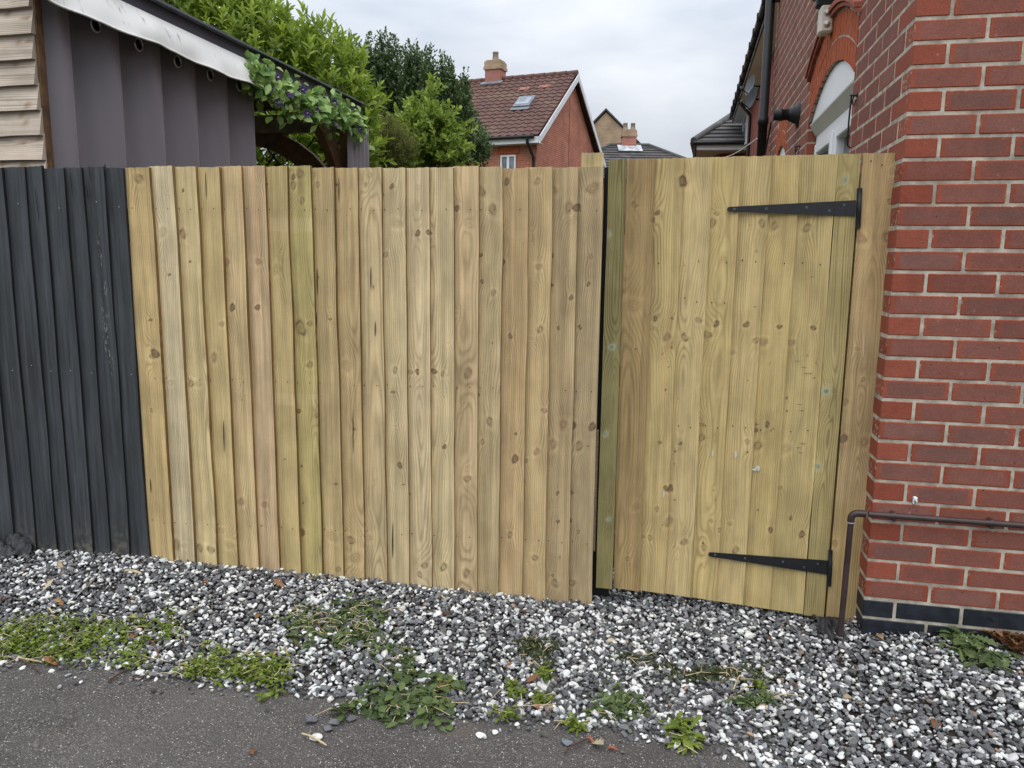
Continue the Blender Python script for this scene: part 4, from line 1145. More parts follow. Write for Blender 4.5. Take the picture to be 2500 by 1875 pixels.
# ------------------------------------------------------------------ shed at the far left
r = np.random.RandomState(41)
shed_c = on_plane(97, 200, CAM - HF * 2.78, HF)        # right front corner, on the gazebo side line
SF = HF                                               # its front runs parallel to the house front
root = thing('timber_shed', np.array([shed_c[0], shed_c[1], 0]), 'weathered timber shed with overlapping horizontal boards at the far left edge', 'shed')
mb = MB(); sp_ = .118
shed0 = np.array([shed_c[0], shed_c[1], 0.0])
cl_y = [-58, -20 + 0, 84 - 62, 84, 146, 211, 273, 332, 392, 452, 512, 572]
zs_ = [on_plane(75, y_, shed0, HS)[2] for y_ in (22, 84, 146, 209, 272, 332, 393)]
step = (zs_[0] - zs_[-1]) / 6
for k in range(14):
    zb = zs_[-1] + (k - 5) * step
    # each board laps outward over the one below: thick lower edge
    Wd = 1.5; nu, nv = 60, 10
    tn = T(190, 178, 166) * r.uniform(.86, 1.08)
    U = np.linspace(0, Wd, nu); Vv = np.linspace(0, step + .012, nv)
    uu, vv = np.meshgrid(U, Vv)
    dropl = smooth_noise(nu, 6, .002, r)
    th = .026 * (1 - vv / (step + .012)) + .003
    endj = r.uniform(-.006, .006) + .0
    P = shed0 - HF * Wd + HF * endj + uu[..., None] * HF + (vv + zb + (dropl[None, :] * (vv < .01)))[..., None] * EZ + th[..., None] * HN
    rad = np.sqrt((vv - r.uniform(0, .1)) ** 2 + (r.uniform(.005, .03) + smooth_noise(nu, 12, .004, r)[None, :]) ** 2)
    core = np.zeros_like(uu); kr = np.zeros_like(uu)
    wc = np.dstack([vv + r.uniform(0, 40), uu + r.uniform(0, 40), rad])
    for _ in range(3):
        ku, kv = Wd - abs(r.uniform(0, .5)), r.uniform(.02, .1); kd = np.sqrt(((uu - ku) / .014) ** 2 + ((vv - kv) / .010) ** 2)
        core = np.maximum(core, sstep(1.1, .8, kd)); kr = np.maximum(kr, np.exp(-((kd - 1) / .25) ** 2) * .5)
    kn = np.dstack([core, kr, 0 * uu]); tt = np.tile(tn, (nv, nu, 1))
    mb.grid(P, dict(wc=wc, kn=kn, tone=tt))
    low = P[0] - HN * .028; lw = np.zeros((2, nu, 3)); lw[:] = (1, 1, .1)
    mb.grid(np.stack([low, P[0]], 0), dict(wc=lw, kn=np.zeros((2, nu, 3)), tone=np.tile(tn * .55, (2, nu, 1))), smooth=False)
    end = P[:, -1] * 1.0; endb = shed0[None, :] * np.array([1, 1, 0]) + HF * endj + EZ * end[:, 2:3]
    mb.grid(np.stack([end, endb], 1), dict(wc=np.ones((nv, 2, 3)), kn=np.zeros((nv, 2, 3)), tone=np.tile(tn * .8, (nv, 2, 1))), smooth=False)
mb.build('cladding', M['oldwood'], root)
mb = MB(); mb.box(shed0 + HF * .004 + HS * .010 + EZ * 1.6, HF, HS, EZ, .006, .012, 1.6); mb.build('corner_trim', M['deckwood'], root)
mb = MB(); mb.prism([shed0 + HS * .005 - HF * 1.6, shed0 + HS * .005 - HF * .01, shed0 + HS * .005 - HF * .01 + EZ * 3.1, shed0 + HS * .005 - HF * 1.6 + EZ * 3.1], HS * .05)
mb.prism([shed0 + HS * .06 - HF * 1.6, shed0 + HS * .06 - HF * .34, shed0 + HS * .06 - HF * .34 + EZ * 2.6, shed0 + HS * .06 - HF * 1.6 + EZ * 2.6], HS * 1.4); mb.build('wall', M['deckwood'], root)

# ------------------------------------------------------------------ gazebo
GD = 2.75
g0 = CAM - HF * GD; g0 = np.array([g0[0], g0[1], 0.0])
def gp(s, d, z): return g0 + HS * s - HF * d + EZ * z          # s along, d away from the path, z up
S0, S1 = 2.98, 6.53
root = thing('gazebo', gp(4.6, 1.5, 0), 'dark framed garden gazebo with white canvas valance behind the fence', 'gazebo')
mb = MB(); mb.box(gp((S0 + S1) / 2, .04, 2.668), HS, HF, EZ, (S1 - S0) / 2, .045, .044, bev=.006); mb.build('roof_beam', M['beam'], root)
mb = MB(); mb.box(gp((S0 + S1) / 2, -.012, 2.717), HS, HF, EZ, (S1 - S0) / 2 + .02, .03, .006); mb.build('edge_trim', plain('pale trim', (.13, .14, .16), .4, .1, 5), root)
mb = MB(); mb.box(gp(S1 - .06, 1.55, 2.56), HF, HS, EZ, 1.45, .04, .075); mb.build('end_beam', M['greybeam'], root)
mb = MB(); mb.box(gp(S1 - .25, 1.55, 2.70), HF, HS, EZ, 1.45, .03, .05); mb.build('inner_beam', M['deckwood'], root)
mb = MB(); mb.box(gp((S0 + S1) / 2, 3.05, 2.66), HS, HF, EZ, (S1 - S0) / 2, .045, .07); mb.build('back_beam', M['deckwood'], root)
for (s, d) in ((S1 - .09, .10), (S1 - .09, 3.0), (S0 + .45, .19), (S0 + .45, 3.0)):
    mb = MB(); mb.box(gp(s, d, 1.3), HS, HF, EZ, .05, .05, 1.3, bev=.005); mb.build('post', M['deckwood'], root)
for sg, sL, mt in ((-1, S1 - .12, 'deckwood'),):     # curved brace under the side beam
    o = []
    for t in np.linspace(0, math.pi / 2, 9): o.append(gp(sL - .95 + .95 * math.sin(t) , .06, 1.72 + .92 * math.cos(t)))
    o2 = [gp(sL - .95 + .82 * math.sin(t) - .0, .06, 1.60 + .92 * math.cos(t)) for t in np.linspace(0, math.pi / 2, 9)]
    mb = MB(); mb.prism(o + o2[::-1], -HF * .07); mb.build('curved_brace', M['deckwood'], root)
o = [gp(S1 - .09, .14 + .95 - .95 * math.sin(t), 1.70 + .84 * math.cos(t)) for t in np.linspace(0, math.pi / 2, 9)]
o2 = [gp(S1 - .09, .14 + .95 - .80 * math.sin(t), 1.55 + .84 * math.cos(t)) for t in np.linspace(0, math.pi / 2, 9)]
mb = MB(); mb.prism(o + o2[::-1], HS * .07); mb.build('curved_brace', M['deckwood'], root)
# shallow roof over it
mb = MB()
A_, B_, C_, D_ = gp(S0, .04, 2.69), gp(S1, .04, 2.69), gp(S1, 3.1, 2.69), gp(S0, 3.1, 2.69)
E_, F_ = gp(S0 + .9, 1.55, 3.10), gp(S1 - 1.5, 1.55, 3.10)
up = EZ * .03
V = [A_, B_, C_, D_, E_, F_] + [p + up for p in (A_, B_, C_, D_, E_, F_)]
mb.add(V, [(0, 4, 5, 1), (1, 5, 2), (2, 5, 4, 3), (3, 4, 0), (6, 7, 11, 10), (7, 8, 11), (8, 9, 10, 11), (9, 6, 10), (0, 1, 7, 6), (1, 2, 8, 7), (2, 3, 9, 8), (3, 0, 6, 9)])
mb.build('roof', plain('dark roof boards', (.035, .028, .024), .8, .3, 5), root)
# canvas valance sagging along the beam
ns, nz = 150, 10
ss_ = np.linspace(2.86, 4.78, ns); zz = np.linspace(0, 1, nz)
rv = np.random.RandomState(3)
bot = 2.474 + .008 * np.sin(ss_ * 5.5) + smooth_noise(ns, 20, .006, rv); sag = smooth_noise(ns, 9, .006, rv)
P = np.zeros((nz, ns, 3))
for i, z in enumerate(zz):
    zl = 2.640 * (1 - z) + bot * z
    dd = -.012 - .068 * z - .012 * math.sin(z * 3.14) - .018 * z * np.sin(ss_ * 7 + 2 * z) * .6 - sag * z - .01 * np.sin(ss_ * 19 + z * 3) * z * .5
    P[i] = np.array([gp(s, d, zq) for s, d, zq in zip(ss_, dd, zl)])
mb = MB(); mb.grid(P); mb.grid(P + HF * -.004)
hem = [P[-1][i] + HF * .002 for i in range(0, ns, 2)]
mb.tube(hem, .005, 6)
mb.build('valance', M['valance'], root)
# lattice at the far end
mb = MB()
for k in range(11):
    for sg in (-1, 1):
        d0 = .2 + k * .27
        a, b = gp(S1 + .05, d0, 2.46), gp(S1 + .05, d0 + sg * .75, 1.6)
        mb.tube([a, b], .009, 4)
mb.build('lattice', M['dark'], root)

# hanging curtains
def curtain(name, label, s0, s1, d, z0, top, pitch, amp, seed, smin=0.0):
    r = np.random.RandomState(seed); n = int((s1 - s0) / .006)
    root = thing(name, gp((s0 + s1) / 2, d, 1.0), label, 'curtain')
    s = np.linspace(s0, s1, n); ph = 2 * math.pi * (s - s0 + .042) / pitch
    P = []
    for j, t in enumerate(np.linspace(0, 1, 40)):
        zc = z0 + (top - z0) * t
        a_ = amp * (1.0 - .15 * t) * (1 + .18 * np.sin(s * 3 + seed))
        jit = .02 * (1 - t) * np.sin(s * 4.1 + 1.3)
        w_ = np.sin(ph + jit * 8 + .35 * np.sin(ph + .4)) + .18 * np.sin(2 * ph + 1.1 + 2 * t) + .06 * np.sin(5 * ph + 9 * t)
        cre = .006 * np.exp(-((t - .33 - .05 * np.sin(ph * .5)) / .03) ** 2) * np.sin(ph * 1.5)
        dd = d + a_ * w_ + cre
        sh = np.maximum(s + .030 * np.cos(ph + .6), smin)
        cre = cre + .004 * np.sin(13 * s + 6 * t) * np.sin(9 * t + s * 5) + .003 * np.sin(31 * s + 3 * t)
        dd = dd + cre * .6
        P.append(np.array([gp(a, b, zc) for a, b in zip(sh, dd)]))
    mb = MB(); mb.grid(np.array(P)); mb.build('fabric', M['curtain'], root)
    return root
cr = curtain('side_curtain', 'long grey purple pleated curtain hanging under the white valance above the fence', 2.975, 4.80, .075, .3, 2.60, .322, .055, 4, smin=float((shed0 - g0) @ HS) + .02)
for k, (px, py) in enumerate(((231, 62), (336, 109), (431, 150), (511, 183), (582, 209))):
    p = on_plane(px, py, g0 - HF * .012 + EZ * 0, HF)
    a = np.linspace(0, 2 * math.pi, 21)
    ring = [p + HF * .006 + (.030 * (1 - .0)) * (math.cos(t) * HS + math.sin(t) * EZ) for t in a]
    mb = MB(); mb.tube(ring, .0048, 6, cap=False); e = mb.build('eyelet', M['chrome'], cr)
    mb = MB(); mb.disc(p + HF * .002, HF, HS, .029, 20); mb.build('eyelet_dark_disc', M['dark'], e)  # black disc in place of an opening, for the unlit inside of the ring
cr = curtain('tied_curtain', 'gathered grey curtain hanging at the far gazebo post below the garland', 6.20, 6.60, -.02, .3, 2.52, .085, .020, 8)

# garland of artificial leaves and purple flowers along the beam
root = thing('leaf_garland', gp(5.5, -.05, 2.5), 'green artificial leaf garland with purple flowers draped along the gazebo beam', 'garland')
r = np.random.RandomState(17)
gl = [(612, 178), (640, 215), (690, 235), (740, 255), (790, 270), (835, 285), (880, 318)]
path = np.array([on_plane(a, b, gp(0, -.05, 0), HF) for a, b in gl])
n = 900; t = r.uniform(0, len(path) - 1.001, n); i = t.astype(int); f = (t - i)[:, None]
base = path[i] * (1 - f) + path[i + 1] * f
pos = base + r.randn(n, 3) * np.array([.02, .04, .055]) + np.outer(r.uniform(-.02, .05, n), HF)
al = unit(r.randn(n, 3) + HF * .3 + EZ * -.1); no = unit(HF * .9 - HS * .6 + EZ * .6 + r.randn(n, 3) * .45)
M['garland'] = leaf_mat('artificial leaf', (.060, .16, .03), (.38, .54, .14), .25, .4, .4)
leaves('leaf_mass', pos, al, no, r.uniform(.048, .088, n), r.uniform(.032, .054, n), r.uniform(0, 1, n), M['garland'], root, 'oval')
mb = MB(); mb.tube(path, .008, 6); mb.build('stem', M['twig'], root)
for (px, py) in ((677, 190), (655, 217), (708, 230), (738, 220), (680, 252), (750, 278), (816, 252), (770, 262), (878, 315), (820, 306), (838, 286)):
    c_ = on_plane(px, py, gp(0, -.12, 0), HF); k = 6
    a0 = r.uniform(0, 6); nn_ = unit(HF - HS * .5 + EZ * .2 + r.randn(3) * .3); e1 = unit(np.cross(nn_, EZ)); e2 = np.cross(nn_, e1)
    an = a0 + np.arange(k) * 2 * math.pi / k
    al = np.cos(an)[:, None] * e1 + np.sin(an)[:, None] * e2 + nn_ * .35
    fo = leaves('flower', np.tile(c_, (k, 1)), al, np.tile(nn_, (k, 1)), np.full(k, .036), np.full(k, .020), r.uniform(0, 1, k), M['petal'], root, 'oval')
    mb = MB(); mb.tube([c_, c_ + nn_ * .012, c_ + nn_ * .016], [.007, .006, .001], 8); mb.build('flower_centre', M['yellowdot'], fo)

# ------------------------------------------------------------------ shrubs and trees beyond the fence
def shrub(name, label, cat, blobs, nsh, per, slen, up, spread, ll, lw, mat, seed, kind='oval', lo=.6, base=None, rad=.07, extra=None, k=3):
    r = np.random.RandomState(seed)
    b = base if base is not None else on_y(blobs[0][0], 600, blobs[0][2]); b = np.array([b[0], b[1], 0.0])
    root = thing(name, b, label, cat)
    limbs('trunk', b, blobs, r, rad, M['bark'], root, k)
    P, D = blob_points(r, blobs, nsh, lo)
    q = shoots(r, P, D, per, slen, up, spread, ll, lw)
    if extra is not None:
        q2 = extra(r); q = [np.concatenate([a, c]) for a, c in zip(q, q2)]
    leaves('crown', *q, mat, root, kind)
    return root
M['laurel'] = leaf_mat('laurel leaf', (.040, .100, .012), (.380, .500, .060), .40, .35, .5)
Yl = 9.4
lb = [(430, 60, Yl, 170, 130, .8), (585, 140, Yl, 115, 120, .8), (660, 150, Yl, 85, 105, .7), (740, 235, Yl, 120, 130, .8), (800, 190, Yl, 62, 92, .6), (835, 270, Yl, 62, 100, .6), (868, 350, Yl, 42, 120, .5), (690, 360, Yl - .3, 170, 110, .5), (300, -40, Yl, 170, 110, .8)]
shrub('laurel_hedge', 'tall bright green laurel hedge with upright shoots rising behind the gazebo', 'hedge', lb, 2400, 11, .22, .85, .28, .115, .040, M['laurel'], 51, 'lance', lo=.62, rad=.09)
M['hornbeam'] = leaf_mat('dark small leaf', (.022, .055, .020), (.150, .215, .080), .30, .5, .3)
Yh = 17.0
hb = []
for (cxp, tp, hwid) in ((842, 125, 24), (872, 97, 22), (905, 90, 24), (938, 86, 22), (962, 88, 20), (1000, 108, 22), (1024, 118, 18), (1048, 124, 20), (1080, 128, 15)):
    tp += 20
    hb.append((cxp, (tp + 430) / 2, Yh + rng.uniform(-.5, .5), hwid, (430 - tp) / 2, .35))
hb += [(1098, 235, Yh - .4, 9, 75, .2), (1132, 285, Yh - .6, 14, 90, .25), (1115, 330, Yh, 50, 80, .5), (1160, 370, Yh - .6, 34, 45, .35), (1040, 330, Yh + .3, 60, 90, .5), (930, 330, Yh + .6, 90, 90, .6)]
shrub('columnar_tree', 'dark columnar hornbeam with many upright stems between the laurel and the tiled house', 'tree', hb, 12500, 6, .17, 1.3, .25, .075, .050, M['hornbeam'], 61, 'small', lo=.45, rad=.14, k=2)
M['maple'] = leaf_mat('yellow green leaf', (.080, .150, .020), (.340, .440, .075), .30, .5, .3)
Ym = 11.5
mbl = [(1040, 350, Ym, 75, 70, .45), (1058, 280, Ym, 20, 58, .2), (1085, 360, Ym, 50, 60, .35), (1010, 320, Ym, 35, 50, .3), (1070, 320, Ym, 28, 50, .25), (1000, 380, Ym, 70, 45, .4)]
shrub('yellow_maple', 'yellow green young maple with drooping pointed leaves in front of the dark tree', 'tree', mbl, 620, 9, .20, .5, .4, .10, .045, M['maple'], 71, 'lance', lo=.45, rad=.05)
M['olive'] = leaf_mat('fine olive leaf', (.070, .090, .022), (.220, .230, .060), .3, .6, .2)
ob_ = [(925, 350, 10.6, 55, 55, .4), (975, 370, 10.6, 45, 45, .35), (900, 390, 10.6, 40, 40, .3), (950, 320, 10.8, 25, 25, .2)]
shrub('feathery_shrub', 'soft olive green shrub with feathery leaves beside the gazebo end', 'shrub', ob_, 1500, 9, .12, .6, .5, .045, .012, M['olive'], 81, 'small', lo=.4, rad=.03)

# ================================================================== houses in the distance
red1, red2, mort = srgb(164, 100, 80), srgb(178, 114, 92), srgb(184, 158, 140)
M['farbrick'] = far_brick_mat('distant red brick', red1, red2, mort)
M['nbrick'] = far_brick_mat('terrace red brick', srgb(128, 66, 58), srgb(144, 76, 66), srgb(150, 124, 112))
M['buff'] = far_brick_mat('distant buff brick', srgb(176, 154, 126), srgb(160, 136, 108), srgb(176, 164, 146))
M['chimbrick'] = far_brick_mat('chimney brick', srgb(170, 112, 100), srgb(182, 124, 110), srgb(180, 150, 138))
def tile_mat(name, c1, c2, lichen):
    m = NT(name, .85, .2); o = m.obj(); u = m.uv()
    v = m.vor(m.vec(u, (3.3, 3.1, 1)), 1.0); n = m.noise(o, 1.1, 5); n2 = m.noise(o, 9, 5)
    c = m.mix(m.sep(v.outputs['Color'])[0], c1, c2)
    c = m.mix(1.0, c, m.mix(n2, (.72, .72, .72), (1.2, 1.18, 1.16)), 'MULTIPLY')
    c = m.mix(m.math('MULTIPLY', m.ss(n, .54, .70), .45), c, lichen)
    m.col(c); return m.m
M['redtile'] = tile_mat('brown red pantile', srgb(90, 68, 63), srgb(106, 80, 73), srgb(124, 106, 86))
M['greytile'] = tile_mat('dark slate tile', srgb(72, 70, 72), srgb(90, 88, 88), srgb(124, 120, 112))

def tiled_slope(mb, eL, eR, tL, tR, rows, tile_w, amp, stepz, wavy=True):
    """courses of tiles from the eave line (eL-eR) up to the top line (tL-tR)"""
    eL, eR, tL, tR = map(np.asarray, (eL, eR, tL, tR))
    nrm = np.cross(eR - eL, (tL + tR) / 2 - (eL + eR) / 2); nrm /= np.linalg.norm(nrm)
    if nrm[2] < 0: nrm = -nrm
    for k in range(rows):
        a, b = k / rows, (k + 1.06) / rows
        l0, r0 = eL + (tL - eL) * a, eR + (tR - eR) * a; l1, r1 = eL + (tL - eL) * min(b, 1), eR + (tR - eR) * min(b, 1)
        n = max(2, int(np.linalg.norm(r0 - l0) / tile_w * (6 if wavy else 1)) + 1)
        t = np.linspace(0, 1, n)[:, None]
        ph = t * np.linalg.norm(r0 - l0) / tile_w * 2 * math.pi
        h = amp * np.sin(ph) if wavy else 0 * ph
        A = l0 + (r0 - l0) * t + nrm * (h + stepz); B = l1 + (r1 - l1) * t + nrm * (h)
        A0 = l0 + (r0 - l0) * t - nrm * .02
        mb.grid(np.stack([A0, A, B], 0), smooth=False)

fr, gd = axes(22.4)
B0 = on_y(1310, 400, 28.0); B0[2] = 0
root = thing('gable_house', B0, 'red brick house with brown tiled roof, white gable boards and one chimney', 'house')
Wg, Lf = 7.5, 10.0; EV, RG, OH = 5.62, 8.62, .42
mb = MB()
f0, f1, b0, b1 = B0, B0 - fr * Lf, B0 + gd * Wg, B0 + gd * Wg - fr * Lf
zE = EZ * EV; zA = EZ * (RG - .16)
ap0, ap1 = B0 + gd * Wg / 2 + zA, B0 + gd * Wg / 2 - fr * Lf + zA
mb.add([f1, f0, f0 + zE, f1 + zE], [(0, 1, 2, 3)]); mb.add([f0, b0, b0 + zE, ap0, f0 + zE], [(0, 1, 2, 3, 4)]); mb.add([b0, b1, b1 + zE, b0 + zE], [(0, 1, 2, 3)]); mb.add([b1, f1, f1 + zE, ap1, b1 + zE], [(0, 1, 2, 3, 4)])
wl = mb.build('wall', M['farbrick'], root, (fr, gd))
mb = MB(); mb.box(B0 + gd * Wg * .47 + fr * .004 + EZ * 4.2, gd, fr, EZ, .012, .006, 3.4); mb.build('movement_joint', M['twig'], wl)
rEl, rEr = B0 - gd * OH - fr * Lf + EZ * (EV + .08), B0 - gd * OH + fr * .22 + EZ * (EV + .08)
rTl, rTr = B0 + gd * Wg / 2 - fr * Lf + EZ * RG, B0 + gd * Wg / 2 + fr * .22 + EZ * RG
mb = MB(); tiled_slope(mb, rEl, rEr, rTl, rTr, 17, .30, .022, .030)
bEl, bEr = B0 + gd * (Wg + OH) - fr * Lf + EZ * (EV + .08), B0 + gd * (Wg + OH) + fr * .22 + EZ * (EV + .08)
mb.add([bEl, bEr, rTr - EZ * .02, rTl - EZ * .02], [(0, 1, 2, 3)])
rf_ = mb.build('roof', M['redtile'], root, (fr, gd))
mb = MB(); n = 22; 
for k in range(int(Lf / .45)):
    a = rTr - fr * (.45 * k); mb.tube([a + EZ * -.02, a - fr * .43 + EZ * -.02], [.13, .115], 10)
mb.build('ridge_tiles', M['redtile'], rf_)
mb = MB()
for (e_, sg) in ((rEr, 1), (bEr, -1)):
    a, b = e_ + fr * .02, rTr + fr * .02
    for q_ in (0,): mb.prism([a - EZ * .05, b - EZ * .05, b - EZ * .30, a - EZ * .30], fr * .035)
mb.build('bargeboard', M['bargewhite'], root)
mb = MB(); mb.prism([rEr - EZ * .05 + gd * .02, rEl - EZ * .05 + gd * .02, rEl - EZ * .27 + gd * .02, rEr - EZ * .27 + gd * .02], gd * .04)
mb.prism([rEr - EZ * .27, rEl - EZ * .27, rEl - EZ * .27 + gd * OH, rEr - EZ * .27 + gd * OH], EZ * .02); mb.build('fascia', M['bargewhite'], root)
mb = MB(); ga = rEr - gd * .06 - EZ * .06 - fr * .15; mb.tube([ga, ga - fr * 9.5], .06, 8); gt = mb.build('gutter', M['black'], root)
mb = MB(); dpx = B0 - fr * .10 - gd * .06
mb.tube([ga - fr * .25 + EZ * -.02, ga - fr * .25 - EZ * .18, dpx + EZ * (EV - .62), dpx + EZ * (EV - .9), dpx], .05, 8); mb.build('downpipe', M['black'], root)
# verge clips
mb = MB()
# rooflight
RN = np.cross(rEr - rEl, rTl - rEl); RN /= np.linalg.norm(RN); RN = RN if RN[2] > 0 else -RN
def onroof(px, py): return on_plane(px, py, rEr, RN)
upv = unit(rTr - rEr)
rc = onroof(1050 + 850 / 3.687, 100 + 562 / 3.687)
mb = MB(); mb.box(rc + RN * .06, fr, upv, RN, .33, .42, .05, bev=.01); rl = mb.build('rooflight', M['lead'], root)
mb = MB(); mb.box(rc + RN * .115 + upv * .02, fr, upv, RN, .25, .30, .006); mb.build('pane', M['farglass'], rl)
mb = MB(); mb.box(rc - upv * .53 + RN * .05, fr, upv, RN, .36, .10, .012); mb.build('flashing', M['lead'], rl)
mb = MB()
for (a, b) in ((845, 435), (1030, 414)):
    mb2 = MB(); p = onroof(1050 + a / 3.687, 100 + b / 3.687); mb2.box(p + RN * .03, fr, upv, RN, .22, .12, .010, bev=.004); o = mb2.build('patch_tile', plain('new pink tile', srgb(150, 100, 88), .85), root); o['label'] = 'pale pink replacement tile'
# chimney
cpx = on_plane(1050 + 588 / 3.687, 200, rTr, gd); 
def chimney(root, c, zb, zt, hw, hd, e1, e2, pots, mat):
    mb = MB(); mb.box(c + EZ * ((zb + zt - .34) / 2), e1, e2, EZ, hw, hd, (zt - .34 - zb) / 2); ch = mb.build('chimney', mat, root, (e1, e2))
    mb = MB(); mb.box(c + EZ * (zt - .285), e1, e2, EZ, hw + .05, hd + .05, .055); mb.box(c + EZ * (zt - .13), e1, e2, EZ, hw + .025, hd + .025, .10); mb.box(c + EZ * (zt + .0), e1, e2, EZ, hw - .02, hd - .02, .03); mb.build('chimney_cap', M['buff'], ch, (e1, e2))
    for q_ in pots:
        mb = MB(); b = c + e1 * q_ + EZ * (zt + .02); mb.tube([b, b + EZ * .02, b + EZ * .30, b + EZ * .31, b + EZ * .36, b + EZ * .36], [.15, .14, .11, .125, .125, .09], 14); mb.build('chimney_pot', plain('clay pot', srgb(150, 140, 122), .85), ch)
    return ch
zt = on_plane(1050 + 588 / 3.687, 100 + 190 / 3.687, rTr, gd)[2]
ch = chimney(root, cpx * np.array([1, 1, 0]), RG - .8, zt, .33, .30, fr, gd, (0.0,), M['chimbrick'])
mb = MB(); mb.box(cpx * np.array([1, 1, 0]) - gd * .36 + EZ * (RG - .22), fr, upv, RN, .46, .12, .05); mb.build('flashing', M['lead'], ch)
# upper window under the eave
wa = on_plane(1223, 379, B0, gd); wb_ = on_plane(1260, 379, B0, gd); wc_ = (wa + wb_) / 2; hw = np.linalg.norm(wb_ - wa) / 2
def far_window(root, c, e, n, hw, z0, z1, mats=('upvc', 'farglass'), split=True):
    fm = MB(); t = .055
    for (a, b, q0, q1) in ((-hw, -hw + t, z0, z1), (hw - t, hw, z0, z1), (-hw + t, hw - t, z1 - t, z1), (-hw + t, hw - t, z0, z0 + t)) + (((-.045, .045, z0 + t, z1 - t),) if split else ()):
        fm.box(c + e * (a + b) / 2 + EZ * (q0 + q1) / 2 + n * .0, e, n, EZ, (b - a) / 2, .05, (q1 - q0) / 2)
    wo = fm.build('window', M[mats[0]], root)
    gl_ = MB(); gl_.box(c + EZ * (z0 + z1) / 2 + n * -.01, e, n, EZ, hw - .03, .02, (z1 - z0) / 2 - .03); gl_.build('pane', M[mats[1]], wo)
    return wo
far_window(root, wc_ * np.array([1, 1, 0]), fr, -gd, hw, wc_[2] - 1.25, wc_[2])
mb = MB(); mb.box(wc_ * np.array([1, 1, 0]) - gd * .015 + EZ * (wc_[2] + .17), fr, gd, EZ, hw + .12, .02, .12); mb.build('lintel', plain('orange lintel', srgb(172, 96, 66), .85, .15, 9), root)

# buff brick gable behind
apx = on_y(1480, 270, 52.0); root = thing('buff_house', np.array([apx[0], apx[1], 0]), 'pale buff brick gable house beyond the red tiled house', 'house')
gx, gy = axes(14.0); cB = np.array([apx[0], apx[1], 0]); hB = 4.6; zr = apx[2]; ze = zr - 4.5
mb = MB()
pts = [cB - gx * hB, cB + gx * hB, cB + gx * hB + EZ * ze, cB + EZ * (zr - .1), cB - gx * hB + EZ * ze]
mb.prism(pts, gy * 9); mb.build('wall', M['buff'], root, (gx, gy))
for sg in (-1, 1):
    mb = MB(); a, b = cB + EZ * zr - gy * .12, cB + gx * sg * (hB + .4) + EZ * (ze - .35) - gy * .12
    mb.prism([a, b, b + EZ * .14, a + EZ * .14], gy * 9.3); mb.build('roof_slope', M['greytile'], root, (gx, gy))

# hipped grey roof with twin pot chimney
r0, r1 = on_y(1487, 356, 42.0), on_y(1586, 356, 42.0); zr = (r0[2] + r1[2]) / 2
hx, hy = np.array([1.0, 0, 0]), np.array([0, 1.0, 0])
root = thing('hipped_house', np.array([r0[0], r0[1], 0]), 'house with low dark grey hipped roof and twin pot chimney above the gate', 'house')
rl_, rr_ = np.array([r0[0], 42., zr]), np.array([r1[0], 42., zr])
ez_ = zr - 2.1; dx_, dy_ = 3.7, 3.9
e00, e10, e11, e01 = np.array([r0[0] - dx_, 42 - dy_, ez_]), np.array([r1[0] + dx_, 42 - dy_, ez_]), np.array([r1[0] + dx_, 42 + dy_, ez_]), np.array([r0[0] - dx_, 42 + dy_, ez_])
mb = MB(); tiled_slope(mb, e00, e10, rl_, rr_, 13, .33, 0, .045, False); tiled_slope(mb, e10, e11, rr_, rr_ + hy * .01, 13, .33, 0, .045, False); tiled_slope(mb, e01, e00, rl_ + hy * .01, rl_, 13, .33, 0, .045, False)
mb.add([e11, e01, rl_, rr_], [(0, 1, 2, 3)])
rf2 = mb.build('roof', M['greytile'], root, (hx, hy))
mb = MB(); mb.tube([rl_ + EZ * .03, rr_ + EZ * .03], .11, 8); mb.build('ridge_tiles', M['greytile'], rf2)
for a, b in ((rr_, e10), (rl_, e00)):
    mb = MB(); mb.tube([a + EZ * .02, b + EZ * .04], .10, 8); mb.build('hip_tiles', M['greytile'], rf2)
mb = MB(); mb.box((e00 + e11) / 2 * np.array([1, 1, 0]) + EZ * ez_ / 2, hx, hy, EZ, (r1[0] - r0[0]) / 2 + dx_ - .35, dy_ - .35, ez_ / 2 - .01); mb.build('wall', M['farbrick'], root, (hx, hy))
cc_ = on_y(1535, 340, 42.0); zt = on_y(1535, 319, 42)[2]
ch = chimney(root, np.array([cc_[0], 42.0, 0]), zr - .5, zt, .36, .28, hx, hy, (-.20, .20), M['chimbrick'])
mb = MB(); nn_ = unit(np.array([0, -2.1, 3.9])); ud = unit(np.array([0, 3.9, 2.1]))
mb.box(np.array([cc_[0], 42.0, zr]) - ud * .55 + nn_ * .09, hx, ud, nn_, .62, .42, .012); mb.build('flashing', plain('weathered lead apron', (.40, .41, .42), .6, .4, 5), ch)

# ------------------------------------------------------------------ terrace beyond the downpipe
NZ = 6.0
q1, q2 = on_z(1871, 0, NZ), on_z(1785, 285, NZ)
nd = unit((q2 - q1) * np.array([1, 1, 0])); nnv = np.array([nd[1], -nd[0], 0])       # along, and away to the right
q0 = q1 - nd * 3.0
root = thing('terrace_house', np.array([q2[0], q2[1], 0]) + nnv * .4, 'neighbouring red brick terrace house with black gutter beyond the black downpipe', 'house')
Ln = np.linalg.norm(q2 - q0)
wq = lambda s, dpt, z: q0 * np.array([1, 1, 0]) + nd * s + nnv * dpt + EZ * z
mb = MB(); mb.prism([wq(0, .42, 0), wq(Ln, .42, 0), wq(Ln, .42, NZ - .02), wq(0, .42, NZ - .02)], nnv * 6); mb.build('wall', M['nbrick'], root, (nd, nnv))
mb = MB(); mb.prism([wq(0, .06, NZ - .18), wq(Ln + .1, .06, NZ - .18), wq(Ln + .1, .44, NZ - .18), wq(0, .44, NZ - .18)], EZ * .03); mb.build('soffit', M['upvc'], root)
